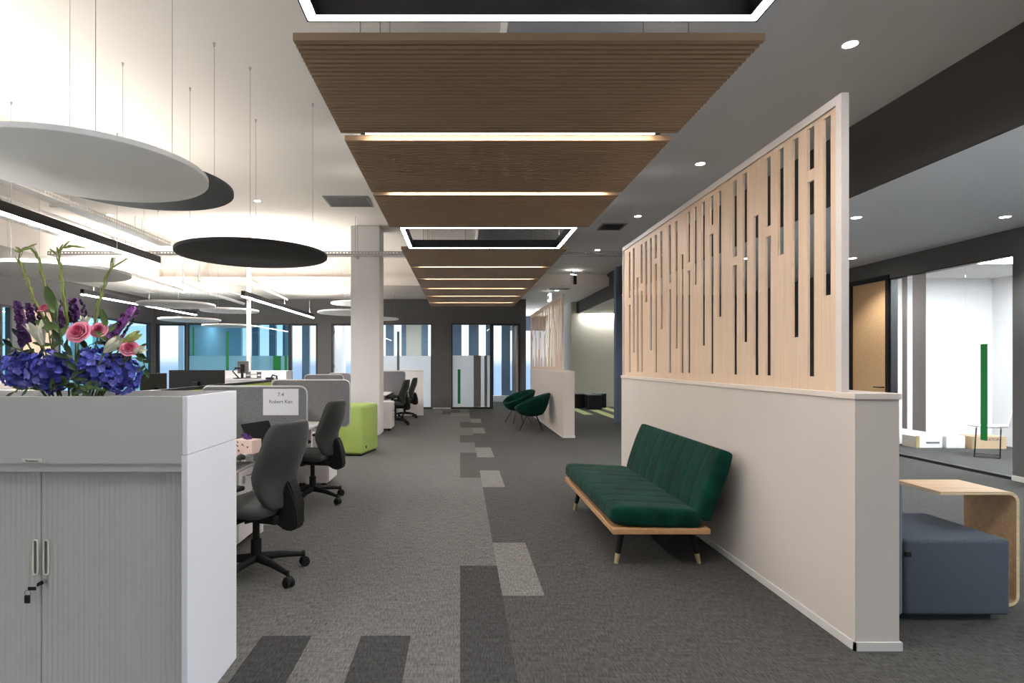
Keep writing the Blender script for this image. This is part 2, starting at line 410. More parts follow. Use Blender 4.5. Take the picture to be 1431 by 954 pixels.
def back_door(px0, px1, swing, leaf_m='oak_light', glazed=True):
    """black framed door opening in the back wall, its leaf swung into the office"""
    dn[0] += 1; x0, x1 = X(px0), X(px1); cx = (x0+x1)/2
    r = bpy.data.objects.new(f'door_{dn[0]}', None); C.objects.link(r); r.location = (cx, YB, 0); struct(r)
    f = .055; w = (x1-x0)/2
    b = MB(); b.box(-w, -w+f, -.01, .13, 0, ZH); b.box(w-f, w, -.01, .13, 0, ZH); b.box(-w+f, w-f, -.01, .13, ZH-f, ZH); b.build('door_frame', 'black_frame', r)
    if swing:
        hx = w-f if swing > 0 else -w+f
        ang = math.radians(100)*swing
        leaf = MB(); L = 2*w-2*f
        leaf.box(-L if swing > 0 else 0, 0 if swing > 0 else L, 0, .04, .01, ZH-f-.01)
        lo = leaf.build('door_leaf', leaf_m, r); lo.location = (hx-(.045 if swing > 0 else -.0), .13, 0); lo.rotation_euler = (0, 0, -ang)
        hb = MB(); s = -1 if swing > 0 else 1
        hb.tube([(s*(L-.07), -.045, 1.02), (s*(L-.19), -.045, 1.02)], .009); hb.tube([(s*(L-.07), -.05, 1.02), (s*(L-.07), .09, 1.02)], .009); hb.build('door_handle', 'chrome', lo)
        for z in (.25, 1.25, 2.3): hg = MB(); hg.box(hx-.012, hx+.012, .125, .15, z, z+.1); hg.build('hinge', 'black_metal', r)
    else:
        b = MB(); b.box(-w+f, w-f, .05, .056, 0, ZH-f); b.build('pane', 'clear_glass', r)
    return r
back_door(218, 260.5, 0); back_door(404.5, 444, 0); back_door(463, 500, -1); back_door(686.5, 727, 1)
# side office fronts (left wall)
def side_window(y0, y1, pane, film=None, strips=(), leaf=None):
    wn[0] += 1; r = bpy.data.objects.new(f'window_{wn[0]}', None); C.objects.link(r); r.location = (XL, y0, 0); struct(r); L = y1-y0; f = .05
    b = MB(); b.box(-.1, .01, 0, f, 0, ZH); b.box(-.1, .01, L-f, L, 0, ZH); b.box(-.1, .01, f, L-f, ZH-f, ZH); b.box(-.1, .01, f, L-f, 0, .05); b.build('window_frame', 'black_frame', r)
    if leaf: b = MB(); b.box(-.06, -.02, f, L-f, .05, ZH-f); b.build('door_leaf', leaf, r)
    else: b = MB(); b.box(-.05, -.044, f, L-f, .05, ZH-f); b.build('pane', pane, r)
    if film: b = MB(); b.box(-.04, -.037, f, L-f, .05, film[0]); b.build('frosted_film', film[1], r)
    for (a, c, z0, z1, m) in strips: b = MB(); b.box(-.036, -.032, a-y0, c-y0, z0, z1); b.build('film_strip', m, r)
side_window(11.65, 11.95, 'teal_glass')
side_window(12.2, 13.2, None, leaf='oak_light')
side_window(13.35, 17.3, 'teal_glass', (1.5, 'frost_teal'), [(16.95, 17.15, .05, 1.2, 'film_green')])
# lounge glazing and timber door
r = bpy.data.objects.new('window_9', None); C.objects.link(r); r.location = (XR, 6.84, 0); struct(r)
b = MB(); b.box(.0, .1, 0, 1.96, 0, .035); b.box(0, .1, 1.93, 1.96, .035, 2.70); b.box(0, .1, 0, 1.96, 2.685, 2.70); b.build('window_frame', 'black_frame', r)
for (y0, y1) in ((0.0, .69), (.695, 1.93)): b = MB(); b.box(.045, .055, y0, y1, .035, 2.685); b.build('pane', 'clear_glass', r)
def gy(px): return XR*F/(px-VX) - 6.84
for (p0, p1, z0, z1, m) in ((1290, 1271.5, .42, 2.685, 'film_grey'), (1264, 1257, .42, 2.685, 'film_grey'), (1375.5, 1366, .42, 1.64, 'film_green')):
    b = MB(); b.box(.038, .042, gy(p0), gy(p1), z0, z1); b.build('film_strip', m, r)
rw = bpy.data.objects.new('window_10', None); C.objects.link(rw); rw.location = (XR, 0, 0); struct(rw)  # unseen window, added beyond the frame to bring daylight into the lounge
b = MB()
for y in (-2.8, -1.3, .2, 1.7, 3.2, 4.7, 6.15): b.box(.02, .1, y, y+.05, .2, 2.75)
bays = [(-2.75, -1.3), (-1.25, .2), (.25, 1.7), (1.75, 3.2), (3.25, 4.7), (4.75, 6.15)]
for y, y2 in bays: b.box(.02, .1, y, y2, .2, .25); b.box(.02, .1, y, y2, 2.70, 2.75)
b.build('window_frame', 'black_frame', rw)
for y, y2 in bays: b = MB(); b.box(.05, .058, y, y2, .25, 2.70); b.build('pane', 'clear_glass', rw)
dn[0] += 1; r = bpy.data.objects.new(f'door_{dn[0]}', None); C.objects.link(r); r.location = (XR, 8.80, 0); struct(r)
b = MB(); b.box(-.015, .13, 0, .07, 0, 2.76); b.box(-.015, .13, .85, .92, 0, 2.76); b.box(-.015, .13, .07, .85, 2.69, 2.76); b.build('door_frame', 'black_frame', r)
b = MB(); b.box(.02, .065, .072, .848, .01, 2.688); dl = b.build('door_leaf', 'oak_ply', r)
b = MB(); b.tube([(.02, .14, 1.02), (-.05, .14, 1.02), (-.05, .27, 1.02)], .009); b.build('door_handle', 'black_metal', dl)

# ------------------------------------------------------------------ suspended timber ceiling rafts and light frames
PX0, PX1, PZ = -.83, 1.513, 3.0
def raft(y0, y1, label):
    t = thing('ceiling_slat_panel', label, 'ceiling panel', (XM, y0, PZ), 0, 'slatted timber panels hung along the aisle')
    L = y1-y0; w = PX1-XM; w0 = PX0-XM
    b = MB(); b.box(w0+.01, w-.01, .012, L-.012, .016, .036); b.build('backing_board', 'slat_backing', t)
    n = max(1, round((L)/.044)); p = L/n; b = MB()
    for i in range(n): b.box(w0, w, i*p+.009, (i+1)*p-.009, 0, .0165)
    b.build('slats', 'slat_oak', t)
    b = MB(); b.box(w0, w, 0, .012, .0, .038); b.box(w0, w, L-.012, L, .0, .038); b.build('edge_board', 'slat_oak', t)
    zt = ZR-PZ
    for sx in (w0+.3, w-.3):
        for sy in (.2, L-.2): h = MB(); h.tube([(sx, sy, .035), (sx, sy, (ZL if sx < 0 else ZR)-PZ)], .003, 6); h.build('hanger', 'cable', t)
    return t
gaps = [4.05, 5.41, None, None, 9.55, 10.92, 12.31, 13.72, 15.2]
names_r = ['beyond the first light frame', 'between the first two light bars', 'just before the second light frame', 'just beyond the second light frame', 'second beyond the second light frame', 'third beyond the second light frame',
           'fourth beyond the second light frame', 'fifth beyond the second light frame', 'last and shortest of the row before the end wall']
rr = [(2.84, 3.99), (4.12, 5.37), (5.46, 6.74), (8.05, 9.51), (9.59, 10.88), (10.96, 12.27), (12.35, 13.68), (13.76, 15.16), (15.24, 16.2)]
for (a, c), nm in zip(rr, names_r): raft(a, c, 'slatted oak ceiling panel, ' + nm)
ords = ['first', 'second', 'third', 'fourth', 'fifth', 'sixth', 'seventh']
for i, y in enumerate([4.055, 5.415, 9.55, 10.92, 12.31, 13.72, 15.2]):
    t = thing('linear_ceiling_light', f'{ords[i]} slim light bar in the gaps between oak ceiling panels, counted from the camera', 'light', (XM, y, PZ), 0, 'light bars between ceiling panels')
    g = .05 if i == 0 else .032
    b = MB(); b.box(-1.05, 1.09, -g, g, .035, .075); b.build('housing', 'black_metal', t)
    b = MB(); b.box(-1.01, 1.04, -.014, .014, .024, .035); b.build('diffuser', 'led_warm', t)
def light_frame(y0, y1, label):
    t = thing('rectangular_light_frame', label, 'light', (XM, y0, PZ), 0)
    x0, x1 = -.71-XM, 1.385-XM; L = y1-y0; w = .045
    b = MB(); T = .008
    for (a, c, d, e) in ((x0-T, x1+T, -T, 0), (x0-T, x1+T, L, L+T), (x0-T, x0, 0, L), (x1, x1+T, 0, L), (x0+w, x1-w, w, w+T), (x0+w, x1-w, L-w-T, L-w), (x0+w, x0+w+T, w, L-w), (x1-w-T, x1-w, w, L-w)): b.box(a, c, d, e, 0, .11)
    b.build('housing', 'black_metal', t)
    b = MB()
    b.box(x0, x1, 0, w, .004, .02); b.box(x0, x1, L-w, L, .004, .02); b.box(x0, x0+w, w, L-w, .004, .02); b.box(x1-w, x1, w, L-w, .004, .02)
    b.build('diffuser', 'led_white', t)
    for sx in (x0+.02, x1-.02):
        for sy in (.1, L-.1): h = MB(); h.tube([(sx, sy, .1), (sx, sy, (ZL if sx < 0 else ZR)-PZ)], .002, 6); h.build('hanger', 'cable', t)
light_frame(1.42, 2.68, 'glowing rectangular light frame over the aisle before the first oak panel')
light_frame(6.78, 8.0, 'glowing rectangular light frame over the aisle between runs of oak panels')

# ------------------------------------------------------------------ ceiling things
def spotlamp(x, y, z, e, size=120, blend=.6, col=(1, .95, .88), r=.04):
    l = bpy.data.lights.new('downlight_lamp', 'SPOT'); l.energy = e; l.spot_size = math.radians(size); l.spot_blend = blend; l.color = col; l.shadow_soft_size = r
    return l
def downlight(x, y, z, label, e=28, col=(1, .95, .89)):
    t = thing('downlight', label, 'light', (x, y, z), 0, 'round recessed downlights')
    b = MB(); b.lathe([(.046, -.001), (.06, -.006), (.068, 0)], 24); b.build('trim_ring', 'white_metal', t, smooth=True)
    b = MB(); b.lathe([(0, -.003), (.047, -.003)], 24); b.build('lens', 'downlight_glow', t)
    l = spotlamp(x, y, z, e, col=col); lo = bpy.data.objects.new('lamp', l); C.objects.link(lo); lo.parent = t; lo.location = (0, 0, -.05)
    return t
W = (1, .97, .93); B = (.93, .97, 1)
for i, (x, y, z, lb, e, c) in enumerate([  # position, words, watts, colour
    (2.78, 4.08, ZR, 'round downlight above the nearer half of the tall slotted screen', 45, W),
    (2.74, 6.53, ZR, 'round downlight in the plaster ceiling beyond the first panel joint', 45, W),
    (2.75, 8.86, ZR, 'round downlight beside the black ceiling vent over the aisle edge', 60, W),
    (2.76, 11.5, ZR, 'round downlight next to the perforated cable tray', 60, W),
    (2.6, 15.4, ZS, 'round downlight beside the exit sign', 50, W),
    (2.8, 20.8, ZS, 'small round downlight deep in the corridor past the oak screen', 20, B),
    (4.36, 6.3, ZW, 'round lounge downlight just past the end post of the slotted screen', 110, B),
    (5.97, 6.27, ZW, 'round lounge downlight above the glazed room front', 90, B),
    (6.0, 8.75, ZW, 'round lounge downlight in front of the timber door', 60, W),
    (4.36, 8.77, ZW, 'round lounge downlight seen through the slots of the tall screen', 90, B),
    (-3.33, 9.4, ZL, 'round downlight in the white ceiling above the black disc', 25, W),
    (-6.3, 10.3, ZL, 'round downlight in the white ceiling under the grey discs', 25, W),
    (-7.65, 15.8, ZS, 'round downlight in the far soffit over the desks', 12, W),
    (-3.2, 15.9, ZS, 'round downlight in the far soffit beside the square column', 12, W)]):
    downlight(x, y, z, lb, e, c)
# unseen downlights added along the same rows for more light
for (x, y, z) in ((2.78, 1.6, ZR), (4.36, 3.6, ZW), (4.6, 1.2, ZW)):
    downlight(x, y, z, 'round unseen downlight added along the ceiling rows for fill light', 26)
def vent(x0, x1, y0, y1, z, label, slat='vent_grey', back='vent_grey', fr='vent_grey'):
    t = thing('ceiling_vent', label, 'vent', ((x0+x1)/2, (y0+y1)/2, z)); w = (x1-x0)/2; d = (y1-y0)/2
    b = MB(); e = .03
    b.box(-w, w, -d, -d+e, -.014, 0); b.box(-w, w, d-e, d, -.014, 0); b.box(-w, -w+e, -d+e, d-e, -.014, 0); b.box(w-e, w, -d+e, d-e, -.014, 0); b.build('frame', fr, t)
    b = MB(); b.box(-w+e, w-e, -d+e, d-e, -.003, 0); b.build('backing', back, t)
    b = MB(); n = 12
    for k in range(n):
        yy = -d+e+(k+.5)*(2*d-2*e)/n; b.box(-w+e, w-e, yy-.008, yy+.004, -.012, -.003)
    b.build('grille', slat, t)
vent(wx(463, 9.5)-.06, wx(515, 9.5)+.04, 9.12, 9.72, ZL, 'grey square ceiling vent beside the oak panels', 'vent_grey', 'vent_dark')
vent(2.32, 2.72, 9.3, 9.75, ZR, 'black slotted ceiling vent next to a downlight', 'black_metal', 'vent_dark', 'vent_grey')
vent(2.3, 2.9, 14.85, 15.2, ZS, 'slotted ceiling vent beyond the cross beam', 'vent_grey', 'vent_dark', 'white_metal')
vent(-8.9, -8.5, 15.4, 15.9, ZS, 'pale ceiling vent in the far soffit near the offices', 'white_metal', 'vent_grey', 'white_metal')
# twin surface spots
for k, (x, lb) in enumerate(((2.72, 'cylinder spotlight hung by the cross beam, the paler of two'), (2.82, 'cylinder spotlight hung by the cross beam, the darker of two'))):
    t = thing('spotlight', lb, 'light', (x, 13.95+.1*k, 0))
    b = MB(); b.tube([(0, 0, ZR-.12), (0, 0, ZR)], .008); b.build('stem', 'black_metal', t)
    b = MB(); b.tube([(0, 0, ZR-.34), (0, 0, ZR-.12)], .042, 16); b.build('lamp_body', 'white_metal' if k == 0 else 'black_metal', t)
    b = MB(); b.tube([(0, 0, ZR-.119), (0, 0, ZR-.115)], .035, 16); b.build('lens', 'downlight_glow', t)
# exit sign
t = thing('exit_sign', 'small lit exit sign hanging over the corridor entrance', 'sign', (2.42, 15.5, 3.07))
b = MB(); b.box(-.035, .035, -.16, .16, 0, .2, bev=.005); b.build('housing', 'exit_white', t)
b = MB(); b.tube([(0, 0, .2), (0, 0, ZS-3.07)], .006); b.build('stem', 'white_metal', t)
def text(body, size, m, parent, loc, rot=(PI/2, 0, 0), name='lettering', ext=.0006, align='CENTER'):
    cu = bpy.data.curves.new(name, 'FONT'); cu.body = body; cu.size = size; cu.extrude = ext; cu.align_x = align; cu.align_y = 'CENTER'
    o = bpy.data.objects.new('tmp', cu); C.objects.link(o); dg = bpy.context.evaluated_depsgraph_get()
    me = bpy.data.meshes.new_from_object(o.evaluated_get(dg)); bpy.data.objects.remove(o)
    me.materials.clear(); me.materials.append(MATS[m]); n = bpy.data.objects.new(name, me); C.objects.link(n); n.parent = parent; n.location = loc; n.rotation_euler = rot
    return n
b = MB(); b.box(-.037, -.0355, -.11, .11, .05, .15); b.build('pictogram', 'film_green', t)

# acoustic discs
def disc(name_m, x, y, H, r, label, m, cables=3, ang=.4):
    z = CH+H; t = thing('hanging_disc', label, 'ceiling disc', (x, y, z), 0, 'round acoustic discs hung over the desks')
    b = MB(); b.lathe([(0, 0), (r-.008, 0), (r, .006), (r, .034), (r-.008, .04), (0, .04)], 72); b.build('disc', m, t, smooth=True, auto=40)
    for a in (cables if isinstance(cables, tuple) else [ang+2*PI*k/cables for k in range(cables)]):
        cx, cy = .8*r*math.cos(a), .8*r*math.sin(a)
        top = (ZS if (y+cy > 14.4 or x+cx < -7.6) else ZL)-z-.002
        b = MB(); b.tube([(cx, cy, .04), (cx, cy, top)], .0018, 5); b.build('cable', 'cable', t)
        b = MB(); b.lathe([(0, .065), (.006, .06), (.008, .04)], 8, (cx, cy, 0)); b.build('fixing', 'chrome', t)
        b = MB(); b.lathe([(0, top-.03), (.006, top-.03), (.012, top-.004), (.012, top)], 8, (cx, cy, 0)); b.build('fixing', 'chrome', t)
    return t
disc('a', -2.45, 3.79, 1.26, .72, 'largest pale grey disc, overlapping a dark grey one', 'disc_white', (-.95, -.1, 3.2))
disc('b', -2.607, 4.64, 1.42, .72, 'dark grey disc half hidden by the large pale one', 'disc_grey', 3, .2)
disc('c', -2.06, 5.7, 1.06, .718, 'black disc hanging alone beside the oak ceiling panels', 'disc_black', 4, .3)
disc('d', -6.95, 7.9, 1.34, .72, 'dark disc cut off by the picture edge behind the flowers', 'disc_black')
disc('e', -4.5, 6.4, 1.0, .72, 'pale disc directly behind the tips of the green flower stems', 'disc_white')
disc('f', -5.2, 10.5, 1.05, .66, 'pale disc crossed by the far light bar', 'disc_white')
disc('g', -5.15, 12.8, 1.15, .62, 'pale disc just behind the white power pole, upper of its pair', 'disc_white')
disc('h', -6.7, 14.2, 1.05, .72, 'bluish disc low in front of the far offices, dimmer of its pair', 'disc_white')
disc('i', -6.35, 15.7, 1.0, .68, 'lowest pale disc in front of the far office glass', 'disc_white')
disc('j', -2.55, 13.2, 1.14, .72, 'pale disc beside the square column, lower of its pair', 'disc_white')
disc('k', -2.72, 15.1, 1.55, .68, 'pale disc beside the square column, upper of its pair', 'disc_white')
disc('l', -2.27, 16.5, 1.25, .5, 'small pale disc peeping out past the far side of the column', 'disc_white')

# linear pendants
def area(name, size, sy, e, loc, rot, col, parent=None):
    l = bpy.data.lights.new(name, 'AREA'); l.shape = 'RECTANGLE'; l.size = size; l.size_y = sy; l.energy = e; l.color = col
    o = bpy.data.objects.new(name, l); C.objects.link(o); o.location = loc; o.rotation_euler = rot
    if parent: o.parent = parent
    return o
def pendant(x, y0, y1, z, label, up):
    t = thing('linear_pendant_light', label, 'light', (x, y0, z), 0, 'black linear pendants over the desks'); L = y1-y0
    b = MB(); b.box(-.035, .035, 0, L, .012, .11, bev=.004); b.build('housing', 'black_metal', t)
    b = MB(); b.box(-.031, .031, .01, L-.01, 0, .012); b.build('diffuser', 'led_pendant', t)
    for sy in (.35, L/2, L-.35): b = MB(); b.tube([(0, sy, .11), (0, sy, (ZL if y0+sy < 14.4 else ZS)-z)], .002, 5); b.build('cable', 'cable', t)
    area('uplight', .05, L-.1, up, (0, L/2, .125), (PI, 0, 0), (1, .93, .85), t)
pendant(-4.06, 1.2, 7.7, 2.72, 'long black pendant light bar, the nearer one, running over the flowers', 56)
pendant(-4.06, 10.7, 15.8, 2.64, 'black pendant light bar with a bright underside near the square column', 150)
pendant(-7.2, 10.9, 15.6, 2.70, 'thin bright pendant light bar above the flowers toward the offices', 80)
# cable trays
def tray(a, c, label):
    a, c = Vector(a), Vector(c); d = (c-a); L = d.length; rz = math.atan2(d.y, d.x)
    t = thing('cable_tray', label, 'cable tray', a, rz)
    b = MB(); n = int(L/.06)
    b.box(0, L, -.1, -.097, 0, .022); b.box(0, L, .097, .1, 0, .022); b.box(0, L, -.1, -.097, .048, .07); b.box(0, L, .097, .1, .048, .07); b.box(0, L, -.097, .097, 0, .002)
    for k in range(n+1):
        x = k*L/n; b.box(max(0, x-.014), min(L, x+.014), -.1, -.097, .022, .048); b.box(max(0, x-.014), min(L, x+.014), .097, .1, .022, .048)
    b.build('perforated_rail', 'galvanised', t)
    for k in range(1, int(L/2)):
        x = k*2-.4
        if a.x+math.cos(rz)*x > XM-.2 and rz < .5: top = ZR
        else: top = ZL
        for s in (-.11, .11): b = MB(); b.tube([(x, s, -.03), (x, s, top-a.z)], .005, 6); b.build('hanger_rod', 'galvanised', t)
        b = MB(); b.box(x-.02, x+.02, -.14, .14, -.03, 0); b.build('bracket', 'galvanised', t)
tray((-7.5, 10.5, 3.36), (3.7, 10.5, 3.36), 'perforated metal cable tray crossing the whole ceiling behind the light frame')
tray((-5.3, 2.0, 3.50), (-5.3, 10.3, 3.50), 'perforated cable tray running lengthwise above the near pendant light')
def pipe(pts, r, label, m='white_metal'):
    t = thing('ceiling_pipe', label, 'pipe', (0, 0, 0)); b = MB(); b.tube(pts, r, 10); b.build('pipe_run', m, t, smooth=True, auto=50)
    for p in pts[1:-1]: b = MB(); b.lathe([(0, -r*1.35), (r*.95, -r*.95), (r*1.35, 0), (r*.95, r*.95), (0, r*1.35)], 12, p); b.build('elbow', m, t, smooth=True)
    p, q = Vector(pts[len(pts)//2-1]), Vector(pts[len(pts)//2]); c = (p+q)/2; top = ZS if c.y > 14.6 or c.x < -7.6 else ZL
    b = MB(); b.tube([c, (c.x, c.y, top)], .006, 6); b.build('hanger', 'cable', t)
pipe([(-6.9, 11.4, 3.9), (-6.9, 11.4, 3.25), (-6.9, 12.2, 3.25), (-6.9, 14.2, 3.2)], .045, 'white pipe dropping from the ceiling behind the curved green stems')
pipe([(-6.2, 12.8, 3.95), (-6.2, 12.8, 3.2), (-6.2, 14.3, 3.12), (-6.2, 16.4, 3.1)], .04, 'bent white pipe over the far pendant light, the lower of several')
pipe([(-5.9, 13.0, 3.95), (-5.9, 13.0, 3.27), (-5.9, 16.6, 3.2)], .03, 'thin white pipe beside the bent one over the far offices')
pipe([(-4.9, 13.2, 3.9), (-4.9, 13.2, 3.3), (-4.9, 16.2, 3.2)], .035, 'white pipe ending above the bright pendant by the power pole')
pipe([(-7.3, 4.2, 3.75), (-7.3, 14.0, 3.75)], .05, 'long straight ceiling pipe, thicker of two parallel runs')
pipe([(-6.9, 4.2, 3.9), (-6.9, 11.0, 3.9)], .025, 'long straight ceiling pipe, thinner of two parallel runs')
# power pole
t = thing('power_pole', 'slim white power pole rising from the desks to the ceiling', 'pole', (wx(347.5, 11.9), 11.9, .72))
b = MB(); b.box(-.035, .035, -.035, .035, 0, ZL-.72, bev=.006); b.build('post', 'white_metal', t)
b = MB(); b.box(-.05, .05, -.05, .05, 0, .03, bev=.004); b.build('foot_plate', 'white_metal', t)

# ------------------------------------------------------------------ room dividers
DX, DW = 1.925, .215
S = 2.1675
slots_px = [(626, 648, 95, 632), (576, 594, 128, 250), (579, 600, 287, 880), (530, 553, 160, 760), (488, 507, 190, 508), (449, 466, 218, 422), (452, 469, 455, 877), (414, 431, 393, 876), (380, 398, 265, 775), (350, 363, 288, 515), (354, 367, 542, 874),
 (305, 319, 318, 698), (281, 292, 335, 420), (283, 296, 448, 872), (257, 269, 352, 786), (233, 244, 367, 600), (212, 222, 383, 533), (215, 226, 559, 869), (194, 204, 510, 869), (176, 187, 410, 795), (156, 166, 422, 594), (158, 168, 616, 868), (132, 141, 440, 735),
 (115, 123, 452, 520), (117, 125, 538, 867), (101, 109, 461, 800), (87, 95, 471, 653), (73, 81, 480, 596), (75, 82, 620, 866), (62, 69, 580, 866), (50, 57, 491, 807), (38, 44, 503, 640), (39, 45, 662, 866)]
SX = 1.93
slots = []
for a, c, t0, t1 in slots_px:
    pa, pc = 860+a/S, 860+c/S
    ya, yc = SX*F/(pa-VX), SX*F/(pc-VX); ym = (ya+yc)/2
    slots.append([yc, ya, CH-(120+t1/S-VY)*yc/F, CH-(120+t0/S-VY)*ym/F])
# paired slots share one column
def divider(y0, y1, zt, slots, label, name='room_divider', wmax=.06, th=.014):
    t = thing(name, label, 'room divider', (DX, y0, 0)); L = y1-y0; H = 1.222
    b = MB(); b.box(0, DW, 0, L, 0, H); b.build('half_wall', 'divider_paint', t)
    b = MB(); b.box(-.008, DW+.008, -.008, L+.008, H, H+.03, bev=.003); b.build('ledge', 'ledge_paint', t)
    b = MB(); b.box(-.01, 0, -.01, L, 0, .042); b.box(-.01, DW+.01, -.01, 0, 0, .042); b.box(DW, DW+.01, 0, L, 0, .042); b.build('baseboard', 'skirting', t)
    # screen panel: a sheet cut by slots, columns of rectangles
    zb = H+.03; s0, s1 = .10, L-.04; x0, x1 = .012, .012+th; P = .045
    b = MB(); b.box(x0-.012, x1+.012, s0, s0+P, zb, zt); b.box(x0-.012, x1+.012, s0+P, s1, zt-.045, zt); b.box(x0-.012, x1+.012, s1-.03, s1, zb, zt-.045); fr = b.build('screen_frame', 'oak_frame', t)
    cols = {}
    for (a, c, z0, z1) in slots:
        k = next((k for k in cols if abs(k-(a+c)/2) < .045), None)
        if k is None: k = (a+c)/2; cols[k] = []
        cols[k].append((a, c, z0, z1))
    b = MB(); prev = s0+P
    for k in sorted(cols):
        g = cols[k]; a = min(v[0] for v in g)-y0; c = max(v[1] for v in g)-y0
        w = min(c-a, wmax); m_ = (a+c)/2; a, c = m_-w/2, m_+w/2
        if a <= prev: a = prev+.01
        if c >= s1-.04: continue
        b.box(x0, x1, prev, a, zb, zt-.045); z = zb
        for (_, _, z0, z1) in sorted(g, key=lambda v: v[2]):
            z0 = max(z0, z+.02); z1 = min(z1, zt-.06)
            if z1 <= z0: continue
            b.box(x0, x1, a, c, z, z0); z = z1
        b.box(x0, x1, a, c, z, zt-.045); prev = c
    b.box(x0, x1, prev, s1-.03, zb, zt-.045)
    b.build('slotted_panel', 'oak_light', t)
    return t
divider(2.79, 6.83, 2.765, slots, 'tall slotted oak screen on a half wall behind the green sofa')
slots2 = [[10.9+(a-2.9)*1.22, 10.9+(c-2.9)*1.22, z0, z1] for (a, c, z0, z1) in slots]
slots2 = [[(a+c)/2-.055, (a+c)/2+.055, z0, z1-.06] for a, c, z0, z1 in slots2 if c < 15.5]
divider(10.7, 15.7, 2.70, slots2, 'farther slotted oak screen on a half wall behind the green tub chairs', wmax=.11, th=.008)

# ------------------------------------------------------------------ sofa
def rounded_block(b, L, D, T, r, puff=.02, nu=28, nv=14):
    """box L(x) D(y) T(z) with soft edges, superellipsoid-like"""
    pass
def cushion(name, dims, parent, m, loc, rot, channels=0, ch_axis='y', bev=.045):
    x, y, z = dims; b = MB(); b.box(-x/2, x/2, -y/2, y/2, -z/2, z/2)
    o = b.build(name, m, parent, smooth=True)
    me = o.data; bm = bmesh.new(); bm.from_mesh(me)
    n = max(2, channels)
    if channels:
        for i in range(1, n*8):
            if ch_axis == 'y': bmesh.ops.bisect_plane(bm, geom=bm.verts[:]+bm.edges[:]+bm.faces[:], plane_co=(0, -y/2+y*i/(n*8), 0), plane_no=(0, 1, 0))
        for i in range(1, 10): bmesh.ops.bisect_plane(bm, geom=bm.verts[:]+bm.edges[:]+bm.faces[:], plane_co=(-x/2+x*i/10, 0, 0), plane_no=(1, 0, 0))
        for i in range(1, 4): bmesh.ops.bisect_plane(bm, geom=bm.verts[:]+bm.edges[:]+bm.faces[:], plane_co=(0, 0, -z/2+z*i/4), plane_no=(0, 0, 1))
        for v in bm.verts:
            c = v.co
            # round the box edges by projecting corner regions on a rounded profile
            R = bev
            q = Vector((max(abs(c.x)-(x/2-R), 0), max(abs(c.y)-(y/2-R), 0), max(abs(c.z)-(z/2-R), 0)))
            if q.length > R:
                q2 = q.normalized()*R
                c.x = math.copysign(abs(c.x)-(q.x-q2.x), c.x); c.y = math.copysign(abs(c.y)-(q.y-q2.y), c.y); c.z = math.copysign(abs(c.z)-(q.z-q2.z), c.z)
            ph = (c.y+y/2)/y*n; s = abs(math.sin(ph*PI))
            k = 1-.0*s
            groove = .006*(1-min(1, s*3.0))
            if abs(c.z) > z/2-.03: c.z -= math.copysign(groove, c.z)
            if abs(c.x) > x/2-.03: c.x -= math.copysign(groove, c.x)
    bm.to_mesh(me); bm.free()
    for p in me.polygons: p.use_smooth = True
    if channels:
        md = o.modifiers.new('sub', 'SUBSURF'); md.levels = 1; md.render_levels = 1
    else:
        md = o.modifiers.new('bev', 'BEVEL'); md.width = bev; md.segments = 5
    o.location = loc; o.rotation_euler = rot
    return o
t = thing('sofa', 'dark green velvet sofa bed on an oak frame with brass-tipped legs', 'sofa', (0, 0, 0))
Y0, Y1 = 3.86, 5.62
b = MB(); b.box(1.03, 1.69, Y0, Y1, .242, .282, bev=.006); b.build('seat_frame', 'sofa_oak', t)
cushion('seat_cushion', (.62, Y1-Y0-.01, .135), t, 'velvet', (1.335, (Y0+Y1)/2, .348), (0, math.radians(3), 0), 9)
cushion('back_cushion', (.125, Y1-Y0-.01, .50), t, 'velvet', (1.735, (Y0+Y1)/2, .565), (0, math.radians(19), 0), 9)
b = MB(); b.tube([(1.62, Y0+.3, .27), (1.72, Y0+.3, .30), (1.78, Y0+.3, .45)], .014, 8); b.tube([(1.62, Y1-.3, .27), (1.72, Y1-.3, .30), (1.78, Y1-.3, .45)], .014, 8); b.build('back_bracket', 'black_metal', t)
for (x, y, sx, sy) in ((1.14, Y0+.17, -1, -1), (1.14, Y1-.2, -1, 1), (1.62, Y0+.17, 1, -1), (1.62, Y1-.2, 1, 1)):
    b = MB(); top = Vector((x, y, .245)); bot = Vector((x+.05*sx, y+.03*sy, 0)); mid = top.lerp(bot, .72)
    b.tube([top, mid], [.026, .018], 14); lg = b.build('leg', 'black_plastic', t, smooth=True, auto=50)
    b = MB(); b.tube([mid, bot], [.0182, .014], 14); b.build('brass_tip', 'brass', lg, smooth=True, auto=50)

